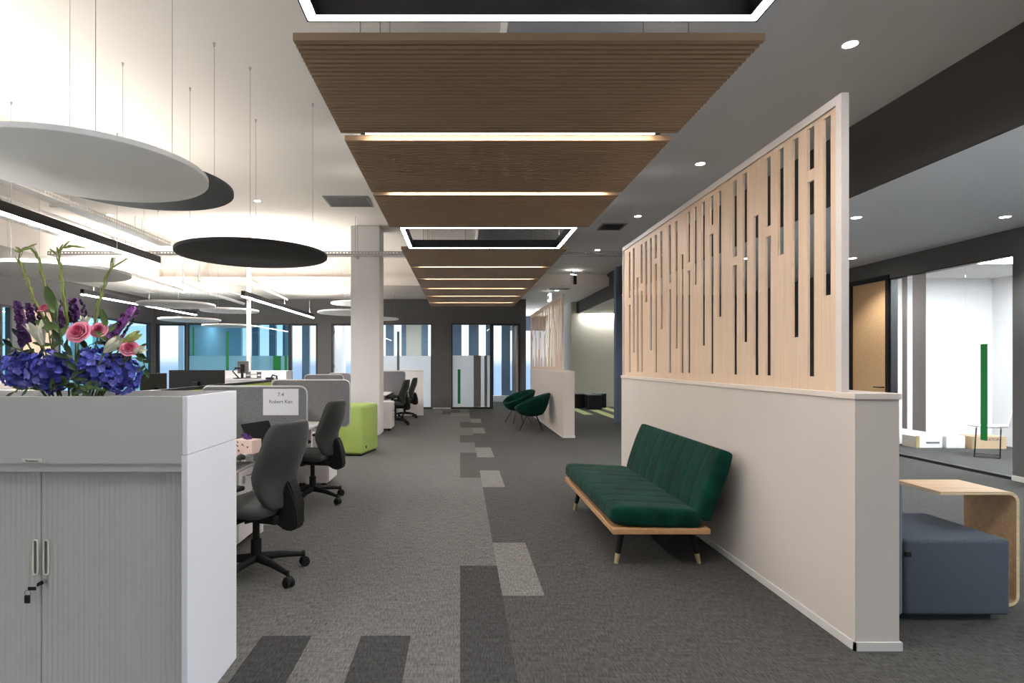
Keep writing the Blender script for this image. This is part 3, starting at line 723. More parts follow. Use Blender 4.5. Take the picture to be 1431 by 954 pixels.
# ------------------------------------------------------------------ tub chairs
def tub_chair(loc, rz, label):
    t = thing('tub_chair', label, 'chair', loc, rz, 'green velvet tub chairs')
    # shell: opening toward +x
    def shell(off):
        def fn(u, v):
            a = 2*PI*u; r = .36+.0*v
            back = (1-math.cos(a))/2           # 0 at front (+x), 1 at back
            rim = .45+.30*back**.8
            prof = v
            z = .30+(rim-.30)*prof**1.4
            rr = (.14+(.36-.14)*min(1, prof**.55))+.02*back*prof-off
            return Vector((rr*math.cos(a)*1.0-.02*back, rr*math.sin(a)*1.04, z+off*.6))
        return fn
    b = MB(); f1 = shell(0); f2 = shell(.045)
    N = 48
    b.grid(lambda u, v: f1(u, v), N, 10, True); b.grid(lambda u, v: f2(u, v), N, 10, True)
    def rim(u, v):
        p, q = f1(u, 1), f2(u, 1); c = p.lerp(q, v); return c+Vector((0, 0, .012*math.sin(PI*v)))
    b.grid(rim, N, 5, True)
    b.lathe([(0, .298), (.145, .30)], N); bmesh.ops.remove_doubles(b.bm, verts=b.bm.verts, dist=.0005)
    b.build('shell', 'velvet', t, smooth=True)
    b = MB(); b.lathe([(0, .44), (.22, .435), (.27, .41), (.265, .36), (.16, .34), (0, .34)], 36); b.build('seat_cushion', 'velvet', t, smooth=True)
    b = MB()
    b.tube([(.15*math.cos(k*PI/8), .15*math.sin(k*PI/8), .296) for k in range(17)], .008, 8); b.build('base_ring', 'black_metal', t, smooth=True)
    for k in range(4):
        a = PI/4+k*PI/2; b = MB(); b.tube([(.14*math.cos(a), .14*math.sin(a), .30), (.33*math.cos(a), .33*math.sin(a), 0)], [.010, .007], 10); b.build('leg', 'black_metal', t, smooth=True)
    return t
c0 = tub_chair((1.5, 12.05, 0), math.radians(172), 'green velvet tub chair, the nearer one, by the far divider')
dup(c0, None, 'green velvet tub chair half hidden behind its twin', (1.36, 13.4, 0), math.radians(200))

# ------------------------------------------------------------------ near cabinet
cy0, cx1, cx0 = 2.23, -1.063, -2.243; seam = -1.653; cd = .49
t = thing('tambour_cabinet', 'pale grey tambour cabinet with twin sliding ribbed doors and keys in the lock', 'cabinet', (seam, cy0, 0)); hw = .59; CT = 1.04
for s in (-1, 1): b = MB(); b.box(*sorted((s*(hw-.022), s*hw)), 0, cd, 0, CT); b.build('side_panel', 'cabinet_lit', t)
b = MB(); b.box(-hw+.022, hw-.022, .0, cd, CT-.032, CT); b.box(-hw+.022, hw-.022, .01, cd, .0, .05); b.box(-hw+.022, hw-.022, cd-.012, cd, .05, CT-.032); b.build('carcass', 'cabinet_shaded', t)
b = MB(); b.box(-hw+.022, hw-.022, .006, .020, CT-.065, CT-.032); b.build('header_rail', 'cabinet_shaded', t)
for s in (-1, 1):
    def fn(u, v, s=s):
        x = (.001+u*(hw-.024))*s; ph = (u*(hw-.024)/.0205) % 1
        return Vector((x, .030-.0035*math.sin(PI*ph)**.5 if 0 < ph < 1 else .030, .05+v*(CT-.115)))
    b = MB(); b.grid(fn, 169, 2); d = b.build('tambour_door', 'cabinet_shaded', t, smooth=True, auto=35, fix=False)
    # upright recessed pull
    hx0, hx1 = (.012, .036) if s > 0 else (-.030, -.006)
    b = MB(); zc0, zc1 = .567, .703; e = .005
    pts = []
    for k in range(33):
        a = 2*PI*k/32; ca, sa = math.cos(a), math.sin(a); cxm = (hx0+hx1)/2
        xx = cxm+((hx1-hx0)/2-.003)*math.copysign(abs(ca)**.5, ca); zz_ = (zc0+zc1)/2+(zc1-zc0)/2*math.copysign(abs(sa)**.25, sa); pts.append((xx, .022, zz_))
    b.tube(pts, .0032, 8, caps=False); hd = b.build('pull_handle', 'cream_plastic', d, smooth=True)
    b = MB(); b.box(hx0+.004, hx1-.004, .0255, .0285, zc0+.004, zc1-.004); b.build('pull_recess', 'vent_grey', hd)
b = MB(); mt = Matrix.Translation((.014, .026, .540)) @ Matrix.Rotation(PI/2, 4, 'X'); b.lathe([(0, .014), (.008, .014), (.010, .0), (.010, -.002)], 18, mtx=mt); lk = b.build('lock', 'chrome', t, smooth=True, auto=40)
b = MB(); b.box(.0125, .0155, -.012, .012, .533, .547); b.box(-.020, .012, -.016, -.012, .520, .534, bev=.002); b.build('key', 'black_plastic', t)
b = MB(); b.tube([(-.022+.012*math.cos(a), -.013, .509+.012*math.sin(a)) for a in [k*PI/8 for k in range(17)]], .0012, 6, caps=False); b.build('key_ring', 'chrome', t)
b = MB(); b.box(-.033, -.012, -.018, -.010, .470, .502, bev=.003); b.build('key_fob', 'black_plastic', t)
b = MB(); b.box(-.052, .024, -.003, .0, 1.012, 1.027, bev=.001); np_ = b.build('name_plate', 'cream_plastic', t)
text('Precision', .0135, 'ink', np_, (-.013, -.0034, 1.0195))
# planter box on top
t = thing('planter_box', 'open pale grey planter box on top of the tambour cabinet', 'planter', (seam, cy0, CT)); PH = 1.269-CT; w = .018
b = MB(); b.box(-hw+w, hw-w, 0, w, 0, PH); b.build('front_panel', 'cabinet_shaded', t)
b = MB(); b.box(-hw+w, hw-w, cd-w, cd, 0, PH); b.build('rear_panel', 'cabinet_shaded', t)
for s in (-1, 1): b = MB(); b.box(*sorted((s*(hw-w), s*hw)), 0, cd, 0.003, PH); b.build('side_panel', 'cabinet_lit', t)
b = MB(); b.box(-hw+w, hw-w, w, cd-w, .0, .02); b.build('floor_panel', 'cabinet_shaded', t)

# ------------------------------------------------------------------ flowers
FY = 2.50
def fp(px, py, dy=0): return Vector((wx(px, FY+dy), FY+dy, wz(py, FY+dy)))
bowl = fp(100, 545); bc = Vector((bowl.x, FY, CT+.0215))
b = MB(); b.lathe([(0, 0), (.12, 0), (.17, .05), (.185, .13), (.18, .185), (.17, .185), (.17, .12), (.09, .015), (0, .012)], 40); t = tag(b.build('flower_bowl', 'bowl_dark', smooth=True, auto=40, loc=tuple(bc)), 'dark bowl holding the flowers inside the planter box', 'bowl')
root_pt = bc+Vector((0, 0, .15))
def stem_to(t, p, org, r=.004, m='stem_green'):
    a = root_pt+Vector(((p.x-root_pt.x)*.45, (p.y-root_pt.y)*.4, .02)); b = MB(); b.tube([a-org, a.lerp(p, .5)+Vector((0, 0, .02))-org, p-org], r, 7); b.build('stem', m, t, smooth=True)
def petal(b, c, d, up, L, Wd, curl=.3, n=4):
    """a little cupped petal from c along d"""
    side = d.cross(up).normalized(); nrm = side.cross(d).normalized()
    def fn(u, v):
        w = math.sin(PI*min(1, .12+.80*v))*Wd*.5; s = (u-.5)*2
        return c+d*(L*v)+side*(s*w)+nrm*(L*curl*v*v+.18*Wd*s*s)
    b.grid(fn, 3, n)
def rnd_dir():
    z = random.uniform(-1, 1); a = random.uniform(0, 2*PI); r = math.sqrt(1-z*z); return Vector((r*math.cos(a), r*math.sin(a), z))
def hydrangea(px, py, rp, dy, label):
    c = fp(px, py, dy); R = rp/F*(FY+dy); t = thing('hydrangea', label, 'flower', c, 0, 'blue hydrangea heads')
    b = MB(); n = 84
    b.lathe([(0, -R*.72)]+[(R*.72*math.cos(a), R*.72*math.sin(a)) for a in [-1.3+.325*k for k in range(9)]]+[(0, R*.72)], 14)
    for k in range(n):
        z = 1-2*(k+.5)/n; a = k*2.39996; rr = math.sqrt(1-z*z); d = Vector((rr*math.cos(a), rr*math.sin(a), z))+rnd_dir()*.16; d.normalize()
        p = d*R*random.uniform(.74, 1.02); p.z *= .92; up = d.orthogonal().normalized(); up = Matrix.Rotation(random.uniform(0, 2*PI), 3, d) @ up
        b.use(random.choice(('hydrangea_blue', 'hydrangea_blue', 'hydrangea_deep', 'hydrangea_pale')))
        for j in range(4):
            dd = Matrix.Rotation(j*PI/2+random.uniform(-.2, .2), 3, d) @ up; dd = (dd+d*random.uniform(.15, .7)).normalized(); petal(b, p, dd, d, .021, .024, random.uniform(-.1, .35), 5)
    b.build('flower_head', None, t, smooth=True, fix=False); stem_to(t, c-Vector((0, 0, R*.4)), c, .005)
hydrangea(33, 517, 25, -.02, 'violet-blue hydrangea head at the outer edge of the bouquet, beside the pale door')
hydrangea(73, 519, 30, -.05, 'large blue hydrangea head below the white lily')
hydrangea(130, 513, 27, -.03, 'large blue hydrangea head below the full pink rose')
hydrangea(165, 523, 28, .0, 'blue hydrangea head below the cream lily bud, by the monitors')
def rose(px, py, rp, dy, tilt, label):
    c = fp(px, py, dy); R = rp/F*(FY+dy); t = thing('rose', label, 'flower', c, 0, 'pink roses')
    b = MB()
    # petals wrap a bud in widening rings; the bloom is a full rosette, outer petals roll back at the lip
    for ring, (n, rr, top, lip) in enumerate(((2, .14, .60, .0), (3, .26, .62, .02), (4, .40, .58, .05), (5, .56, .50, .10), (6, .72, .36, .18), (6, .88, .16, .30))):
        b.use('rose_deep' if ring < 3 else 'rose_pink')
        for j in range(n):
            a = 2*PI*j/n+ring*.9
            def fn(u, v, a=a, rr=rr, top=top, lip=lip, n=n, j=j):
                w = (u-.5)*2; aa = a+w*PI/n*1.35; base = -.55
                r_ = R*(.12+(rr-.12)*math.sin(min(1, v*1.15)*PI/2)+lip*max(0, v-.75)*3.0+.04*w*w)
                z = R*(base+(top-base)*math.sin(v*PI/2)*(1-.10*w*w)-lip*.9*max(0, v-.8)*2)
                return Vector((r_*math.cos(aa), r_*math.sin(aa), z))
            b.grid(fn, 9, 8)
    h = b.build('bloom', None, t, smooth=True, fix=False); h.rotation_euler = tilt
    b = MB(); b.lathe([(0, -R*.55), (R*.25, -R*.5), (R*.38, -R*.3), (R*.2, -R*.25)], 12); s = b.build('sepals', 'leaf_mid', t, smooth=True); s.rotation_euler = tilt
    stem_to(t, c-Vector((0, 0, R*.4)), c, .003)
rose(110, 464, 15, -.10, (1.15, .1, 0), 'full pink rose in the middle of the bouquet')
rose(138, 461, 11, -.06, (1.0, .5, 0), 'smaller pink rose leaning beside the full one')
rose(181, 487, 11.5, -.05, (.9, .5, 0), 'pink rose low beside the open lily and dark leaf sprig')
rose(63, 431, 9, .03, (.5, -.2, 0), 'small dusky pink rose high among the green stems')
def lily(px, py, L, dirv, dy, label, m='lily_white', opened=.5):
    c = fp(px, py, dy); t = thing('lily', label, 'flower', c, 0, 'white lilies and buds'); d = Vector(dirv).normalized(); b = MB()
    u0 = d.orthogonal().normalized()
    for j in range(6):
        rad = Matrix.Rotation(j*PI/3, 3, d) @ u0; side = d.cross(rad)
        def fn(u, v, rad=rad, side=side, j=j):
            w = L*.16*math.sin(PI*(.1+.85*v)); r_ = L*(.05+.16*math.sin(v*PI*.75)*(1 if opened < .2 else 1)+opened*.45*v**3); s = (u-.5)*2
            return d*(L*v*(1-.2*opened*v))+rad*(r_-.25*w*s*s)+side*(s*w)
        b.grid(fn, 4, 8)
    b.build('bloom', m, t, smooth=True, fix=False); stem_to(t, c, c, .0035)
lily(60, 482, .115, (-.25, -.2, 1), -.06, 'open white lily above the hydrangeas with a green leaf behind', 'lily_white', .5)
lily(146, 492, .10, (.85, -.25, .65), -.09, 'closed cream lily bud slanting over the blue hydrangea', 'lily_white', .0)
lily(172, 478, .085, (.9, -.1, .45), -.04, 'yellow-green lily bud pointing at the windows', 'lily_bud', .1)
lily(186, 492, .06, (.9, -.2, .25), -.05, 'small cream lily at the tip beside the dark leaf sprig', 'lily_white', .35)
lily(118, 458, .06, (.1, -.1, 1), .02, 'small white bloom behind the full pink rose', 'lily_white', .6)
lily(168, 462, .06, (.3, .1, .8), .03, 'white bloom behind the yellow-green lily bud', 'lily_white', .5)
def stock(p0, p1, rp, dy, m, label):
    a, c = fp(*p0, dy), fp(*p1, dy); R = rp/F*FY; t = thing('stock_flower', label, 'flower', a, 0, 'purple stock spikes'); b = MB(); d = (c-a); L = d.length; d.normalize(); n = int(L/.009)
    n = int(L/.0125)
    for k in range(n):
        f = k/n
        for j in range(3):
            an = k*2.1+j*2.09+random.uniform(-.3, .3); o = d.orthogonal().normalized(); rad = Matrix.Rotation(an, 3, d) @ o; rr = R*(1-.42*f)*random.uniform(.7, 1.2); p = d*(L*f+random.uniform(-.004, .004))+rad*rr*.7
            b.use(random.choice((m, m, 'stock_deep')))
            for q in range(5):
                dd = (Matrix.Rotation(q*PI/2.5+k, 3, rad) @ d+rad*random.uniform(.1, .7)).normalized(); petal(b, p, dd, rad, .017*(1-.3*f), .018*(1-.3*f), random.uniform(0, .5), 4)
    b.use(m)
    b.tube([(0, 0, 0), d*L*.97], [R*.45, R*.22], 8)
    b.build('flower_spike', None, t, smooth=True, fix=False); stem_to(t, a, a, .004)
stock((38, 478), (26, 420), 13, .0, 'stock_plum', 'plum stock spike leaning out over the outermost hydrangea')
stock((48, 452), (41, 424), 9, .04, 'stock_plum', 'short plum stock spike beside the outer one')
stock((93, 452), (77, 420), 10, .03, 'stock_plum', 'plum stock spike behind the white lily and green leaf')
stock((108, 446), (105, 415), 13, .05, 'stock_plum', 'fullest purple stock spike in the middle above the pink rose')
stock((157, 472), (190, 428), 12, -.02, 'stock_mauve', 'bright mauve stock spike leaning toward the windows')
def glad(pts, tips, dy, label):
    P = [fp(x, y, dy) for x, y in pts]; t = thing('gladiolus_stem', label, 'flower', P[0], 0, 'green gladiolus stems'); o = P[0]
    b = MB(); n = len(P); b.tube([p-o for p in P], [.0055-.0035*i/(n-1) for i in range(n)], 8); b.build('stem', 'glad_green', t, smooth=True)
    b = MB(); k = 0
    for i in range(n-1):
        m_ = max(1, int((P[i+1]-P[i]).length/.022))
        for j in range(m_):
            f = j/m_; p = P[i].lerp(P[i+1], f)-o; d = (P[i+1]-P[i]).normalized(); s = Matrix.Rotation(k*2.6, 3, d) @ d.orthogonal().normalized(); dd = (d+s*.28).normalized()
            petal(b, p, dd, s, .045, .013, -.1, 5); k += 1
    for (a, c) in tips:
        A, B2 = fp(*a, dy)-o, fp(*c, dy)-o; d = (B2-A); L = d.length; petal(b, A, d.normalized(), Vector((0, -1, .3)), L, .010, .05, 5)
        b.tube([A, A.lerp(B2, .5)+Vector((0, 0, .004)), B2], [.003, .003, .0008], 6)
    b.build('buds', 'glad_green', t, smooth=True, fix=False)
glad([(62, 450), (48, 420), (36, 385), (26, 362), (28, 352), (38, 346)], [((38, 346), (52, 341)), ((28, 353), (20, 350)), ((30, 350), (22, 345))], .06, 'gladiolus stem curving outermost over the plum spikes')
glad([(75, 450), (66, 410), (58, 380), (52, 355), (45, 347)], [((45, 347), (24, 351)), ((52, 357), (42, 346))], .02, 'gladiolus stem just inside the outermost one')
glad([(95, 455), (88, 410), (85, 380), (82, 354), (88, 346), (96, 343)], [((96, 343), (120, 347)), ((88, 346), (98, 337)), ((80, 356), (70, 348)), ((82, 354), (80, 345))], -.02, 'tallest gladiolus stem, forked at the top, mid bouquet')
glad([(132, 460), (136, 430), (143, 405), (152, 380), (157, 367)], [((157, 374), (180, 361)), ((157, 367), (158, 360))], .03, 'lone gladiolus stem leaning toward the light bar')
def leafy(pts, dy, label, m='leaf_dark', big=.05):
    P = [fp(x, y, dy) for x, y in pts]; o = P[0]; t = thing('leaf_sprig', label, 'foliage', o, 0, 'leafy sprigs in the bouquet')
    b = MB(); b.tube([p-o for p in P], .0022, 6); b.build('stem', 'stem_green', t, smooth=True)
    b = MB(); k = 0
    for i in range(len(P)-1):
        for f in (.3, .75):
            p = P[i].lerp(P[i+1], f)-o; d = (P[i+1]-P[i]).normalized(); s = Matrix.Rotation(k*2.4+random.random(), 3, d) @ d.orthogonal().normalized(); petal(b, p, (d*.6+s).normalized(), Vector((0, -1, .6)), big*random.uniform(.8, 1.2), big*.42, .15, 6); k += 1
    petal(b, P[-1]-o, (P[-1]-P[-2]).normalized(), Vector((0, -1, .3)), big, big*.45, .1, 6)
    b.build('leaves', m, t, smooth=True, fix=False)
leafy([(45, 505), (30, 490), (12, 482), (5, 481)], -.02, 'dark sprig reaching past the bouquet edge toward the pale door')
leafy([(60, 505), (42, 485), (28, 470)], .0, 'dark leaf sprig under the plum spike', big=.045)
leafy([(165, 505), (185, 500), (198, 500), (204, 515)], -.03, 'drooping dark sprig beside the monitors', big=.045)
leafy([(100, 520), (95, 495), (85, 478)], -.08, 'dark leaf sprig between the two middle hydrangeas', big=.06)
leafy([(105, 540), (100, 545), (112, 540), (120, 541)], -.10, 'leaf sprig low in the gap between hydrangeas', 'leaf_mid', .05)
leafy([(110, 500), (125, 482), (148, 474)], -.03, 'dark leaves under the full pink rose', big=.06)
leafy([(60, 546), (45, 543), (25, 544), (18, 549)], -.12, 'thin dark leaves trailing onto the planter rim', big=.035)
leafy([(150, 500), (158, 490), (176, 485), (190, 493)], -.02, 'dark leaves behind the cream lily bud', big=.055)
leafy([(70, 547), (80, 538), (92, 536), (100, 528)], -.13, 'dark leaves low between the large hydrangeas at the planter rim', big=.05)
leafy([(104, 530), (108, 512), (100, 496)], -.12, 'dark leaves in the cleft between the two middle hydrangeas', big=.055)
leafy([(150, 546), (132, 543), (118, 546)], -.12, 'dark leaves under the hydrangea below the full rose', big=.045)
leafy([(78, 490), (70, 480), (68, 460)], -.02, 'green leaves behind the open white lily', 'leaf_mid', .06)
leafy([(88, 478), (82, 455), (76, 432)], -.06, 'broad green leaf blades standing beside the white lily', 'leaf_mid', .10)
leafy([(148, 490), (150, 470), (148, 455)], -.05, 'upright green leaf beside the mauve spike', 'leaf_mid', .07)

# ------------------------------------------------------------------ office chairs
def office_chair(loc, rz, label):
    """faces local +x"""
    t = thing('office_chair', label, 'chair', loc, rz, 'black office chairs at the desks')
    # seat: soft slab
    def pad(dx, dy, dz, bow=0):
        def fn(u, v):
            a = 2*PI*u; ph = -PI/2+PI*v; ca, sa = math.cos(a), math.sin(a)
            cx = math.copysign(abs(ca)**.38, ca); sy = math.copysign(abs(sa)**.38, sa); cp = math.cos(ph)**.25 if math.cos(ph) > 1e-6 else 0; sp = math.copysign(abs(math.sin(ph))**.8, math.sin(ph))
            return Vector((dx/2*cx*cp, dy/2*sy*cp, dz/2*sp))
        return fn
    b = MB(); b.grid(pad(.48, .49, .09), 40, 13, True); bmesh.ops.remove_doubles(b.bm, verts=b.bm.verts, dist=.0005)
    for v in b.bm.verts:
        if v.co.x > .12: v.co.z -= (v.co.x-.12)*.25
    s = b.build('seat', 'chair_fabric', t, smooth=True); s.location = (.03, 0, .47)
    b = MB(); b.grid(pad(.075, .44, .55), 40, 17, True); bmesh.ops.remove_doubles(b.bm, verts=b.bm.verts, dist=.0005)
    for v in b.bm.verts:
        z = v.co.z; v.co.y *= (1.0-.05*max(0, z/.27)**2) if z > 0 else (1-.14*(z/.27)**2)
        v.co.x += .06*(v.co.y/.22)**2 + .045*math.exp(-((z+.08)/.12)**2) - .02
    s = b.build('backrest', 'chair_fabric', t, smooth=True); s.location = (-.245, 0, .755); s.rotation_euler = (0, math.radians(-8), 0)
    b = MB(); b.prism([(-.345, .37), (-.31, .335), (-.25, .335), (-.17, .38), (-.17, .42), (-.235, .47), (-.24, .60), (-.275, .66), (-.31, .60), (-.335, .50)], 'y', -.05, .05); bmesh.ops.bevel(b.bm, geom=b.bm.edges[:], offset=.012, segments=2, affect='EDGES'); b.build('back_support', 'black_plastic', t, smooth=False)
    b = MB(); b.box(-.22, .14, -.09, .09, .375, .43, bev=.012); b.tube([(.02, -.2, .40), (.02, -.09, .40)], .008); b.tube([(-.08, .09, .40), (-.08, .2, .41)], .008); b.build('mechanism', 'black_plastic', t)
    b = MB(); b.tube([(0, 0, .10), (0, 0, .25)], .034, 16); b.tube([(0, 0, .25), (0, 0, .39)], .022, 16); b.build('gas_column', 'black_metal', t, smooth=True, auto=40)
    for k in range(5):
        a = .35+2*PI*k/5; ca, sa = math.cos(a), math.sin(a)
        b = MB(); b.tube([(.02*ca, .02*sa, .125), (.16*ca, .16*sa, .115), (.32*ca, .32*sa, .085)], [.030, .024, .016], 10); b.build('base_leg', 'black_plastic', t, smooth=True, auto=50)
        ax = Vector((-sa, ca, 0)); c = Vector((.33*ca, .33*sa, .03)); b = MB()
        for q in (-1, 1): b.tube([c+ax*.008*q, c+ax*.026*q], .0295, 18)
        b.tube([c+ax*-.02+Vector((0, 0, .012)), c+ax*.02+Vector((0, 0, .012))], .027, 14); b.tube([c+Vector((0, 0, .02)), c+Vector((-.01*ca, -.01*sa, .075))], .012, 8)
        b.build('caster', 'black_plastic', t, smooth=True, auto=40)
    for s in (-1, 1):
        b = MB(); b.box(-.03, .03, .265*s-.012, .265*s+.012, .40, .62, bev=.008); b.box(-.03, .03, min(.1*s, .27*s), max(.1*s, .27*s), .395, .42, bev=.006); ar = b.build('armrest', 'black_plastic', t)
        b = MB(); b.box(-.11, .13, .27*s-.04, .27*s+.04, .62, .65, bev=.014, seg=3); b.build('arm_pad', 'black_plastic', ar)
    return t
f1 = math.atan2(.33, -.95)
ch = office_chair((-1.34, 3.76, 0), f1, 'black office chair, largest in view, at the desk beside the tambour cabinet')
dup(ch, None, 'black office chair at the second desk, before the lime green block', (-1.50, 5.82, 0), math.atan2(.22, -.97))
dup(ch, None, 'black office chair beside the white pedestal behind the column', (-1.47, 13.0, 0), math.atan2(.15, -.97))
dup(ch, None, 'black office chair in front of the plain white end panel', (-1.42, 14.65, 0), math.atan2(.1, -.97))

# ------------------------------------------------------------------ desks
def desk(x0, x1, y0, y1, label, inset=.12):
    t = thing('desk', label, 'desk', (x0, y0, 0), 0, 'white workstation desks'); w, L = x1-x0, y1-y0
    b = MB(); b.box(0, w, 0, L, .695, .72, bev=.003); b.build('desk_top', 'desk_white', t)
    b = MB(); b.box(.05, w-.05, .08, .12, .655, .695); b.box(.05, w-.05, L-.12, L-.08, .655, .695); b.box(.05, .09, .12, L-.12, .655, .695); b.build('under_frame', 'vent_grey', t)
    for (x, y) in ((.05, .06), (w-.11, .06), (.05, L-inset), (w-.11, L-inset)): b = MB(); b.box(x, x+.06, y, y+.06, 0, .695); b.build('leg', 'pedestal_white', t)
XE, XS = -1.59, -2.19
desk(XS, XE, 3.06, 4.83, 'white desk nearest the tambour cabinet, with laptop and tissue box')
desk(XS, XE, 4.88, 6.65, 'white desk between the two grey felt screens', .35)
desk(-2.85, -2.23, 3.06, 4.83, 'white desk back to back with the laptop desk')
desk(-2.85, -2.23, 4.88, 6.65, 'white desk under the wide black monitor')
desk(XS-.05, XE, 12.25, 15.2, 'long white desk behind the square column')
desk(-2.80, -2.26, 9.72, 12.27, 'white desk mostly hidden between the far grey screens and the column')
def rr_poly(x0, x1, z0, z1, r, n=6):
    P = []
    for (cx, cz, a0) in ((x1-r, z1-r, 0), (x0+r, z1-r, 90), (x0+r, z0+r, 180), (x1-r, z0+r, 270)):
        for k in range(n+1): a = math.radians(a0+90*k/n); P.append((cx+r*math.cos(a), cz+r*math.sin(a)))
    return P
def screen(x0, x1, y, z0, z1, label, m='screen_felt'):
    t = thing('desk_screen', label, 'desk screen', (x0, y, z0), 0, 'felt screens between desks'); w, h = x1-x0, z1-z0
    b = MB(); b.prism(rr_poly(.004, w-.004, .004, h-.004, .055), 'y', -.013, .013); b.build('felt_panel', m, t)
    P = [(x, -.0, z) for x, z in rr_poly(0, w, 0, h, .06)]; b = MB(); b.tube(P+[P[0]], .009, 8, caps=False); b.build('edge_trim', 'screen_edge', t, smooth=True)
    for xx in (w*.45, w*.9-.15):
        b = MB(); b.box(xx, xx+.05, -.024, .024, .0, .06); b.build('clamp', 'white_metal', t)
    return t
screen(-2.19, -1.30, 4.855, .67, 1.20, 'grey felt screen with a printed paper name sheet')
screen(-2.19, -1.29, 6.69, .66, 1.20, 'plain grey felt screen behind the second office chair')
screen(-2.24, -1.30, 13.55, .55, 1.20, 'grey felt screen with rounded corner beyond the square column')
screen(wx(426, 9.7), wx(480, 9.7), 9.7, .60, 1.20, 'grey felt screen low behind the second one, beside the column')
screen(wx(458, 12.2), wx(489, 12.2), 12.3, .60, 1.18, 'small pale grey felt screen next to the column under the open door')
t = thing('desk_screen', 'long green screen with a black top rail between back-to-back desks', 'desk screen', (-2.21, 3.0, .74))
b = MB(); b.box(-.012, .012, 0, 3.66, 0, .44); b.build('felt_panel', 'green_felt', t); b = MB(); b.box(-.018, .018, 0, 3.66, .44, .465); b.build('top_rail', 'black_metal', t)
# name sheet
t = thing('paper_sheet', 'white paper name sheet pinned to the grey felt screen', 'paper', (wx(392, 4.83), 4.838, wz(561.5, 4.84)))
b = MB(); b.box(-.15, .15, -.0015, 0, -.112, .112); pp = b.build('sheet', 'paper', t)
text('7.4', .044, 'ink', pp, (0, -.002, .062)); text('Robert Kan', .042, 'ink', pp, (0, -.002, .002))
# pedestals
def pedestal(x0, x1, y0, y1, h, label, keys=False):
    t = thing('drawer_pedestal', label, 'drawers', (x1, y0, 0), 0, 'white drawer pedestals'); D = x1-x0; L = y1-y0
    b = MB(); b.box(-D, -.02, 0, L, .05, h, bev=.003); b.build('body', 'pedestal_white', t)
    zs = [.06, .06+(h-.07)*.5, .06+(h-.07)*.75, h-.01]
    for i in range(3):
        b = MB(); b.box(-.02, 0, .003, L-.003, zs[i]+.003, zs[i+1]-.003, bev=.002); d = b.build('drawer', 'pedestal_white', t)
        b = MB(); zc = zs[i+1]-.05; b.tube([(0, L*.35, zc), (.022, L*.36, zc), (.022, L*.64, zc), (0, L*.65, zc)], .005, 8); b.build('handle', 'chrome', d, smooth=True)
    for (x, y) in ((-.07, .05), (-.07, L-.05), (-D+.05, .05), (-D+.05, L-.05)): b = MB(); b.tube([(x, y-.012, .025), (x, y+.012, .025)], .025, 12); b.build('caster', 'black_plastic', t, smooth=True, auto=40)
    if keys: b = MB(); b.tube([(.0, L*.2, h-.06), (.012, L*.2, h-.06)], .007, 8); b.box(.008, .014, L*.2-.012, L*.2+.012, h-.11, h-.06); b.build('key', 'chrome', t)
pedestal(-2.10, -1.64, 4.24, 4.66, .60, 'white drawer pedestal with keys under the laptop desk', True)
pedestal(-2.0, -1.475, 6.44, 6.86, .58, 'white drawer pedestal behind the second office chair')
pedestal(-1.95, -1.40, 11.78, 12.2, .60, 'white drawer pedestal at the foot of the square column')
# end panel
t = thing('desk_end_panel', 'plain white end panel closing the far desk row', 'desk panel', (-1.5, 15.28, 0))
b = MB(); b.box(-.75, .52, 0, .04, 0, 1.19); b.build('panel', 'column_paint', t); b = MB(); b.box(-.76, .53, -.006, .046, 1.19, 1.205); b.build('cap', 'ledge_paint', t)

# desk items
t = thing('tissue_box', 'pale pink tissue box with a dotted pattern on the near desk', 'box', (wx(345, 4.35), 4.35, .72), -.25)
b = MB(); b.box(-.085, .085, -.06, .06, 0, .10, bev=.002); b.build('carton', 'pink_box', t)
b = MB(); random.seed(3)
for k in range(9):
    x, z, r_ = random.uniform(-.07, .07), random.uniform(.02, .085), random.uniform(.004, .009); b.lathe([(0, 0), (r_, 0)], 10, mtx=Matrix.Translation((x, -.0607, z)) @ Matrix.Rotation(PI/2, 4, 'X'))
b.build('dot_pattern', 'ink', t)
b = MB(); b.grid(lambda u, v: Vector(((u-.5)*.07, .025*math.sin(u*7+v*5), .10+.035*v*(1+.4*math.sin(u*9)))), 9, 4); b.build('tissue', 'purple_paper', t, smooth=True)
t = thing('laptop', 'open dark laptop at the foot of the paper name sheet', 'laptop', (wx(388, 4.6), 4.58, .72), math.radians(70))
b = MB(); b.box(-.16, .16, -.11, .11, 0, .016, bev=.003); bs = b.build('keyboard_deck', 'vent_grey', t)
b = MB(); b.box(-.15, .15, -.09, .03, .016, .0175); b.build('keys', 'black_plastic', bs)
b = MB(); b.box(-.16, .16, -.006, .006, 0, .21, bev=.002); sc = b.build('display_lid', 'black_plastic', t); sc.location = (0, .115, .012); sc.rotation_euler = (math.radians(-28), 0, 0)
t = thing('computer_mouse', 'black computer mouse at the near desk edge beside the cabinet', 'mouse', (wx(336, 4.05), 4.06, .72), .4)
b = MB(); b.lathe([(.05, 0), (.052, .008), (.042, .024), (.02, .032), (0, .034)], 20); bmesh.ops.scale(b.bm, vec=(.62, 1.1, 1), verts=b.bm.verts); b.build('shell', 'black_plastic', t, smooth=True)
b = MB(); b.tube([(-.004, .03, .029), (.004, .03, .029)], .008, 10); b.build('scroll_wheel', 'vent_grey', t)
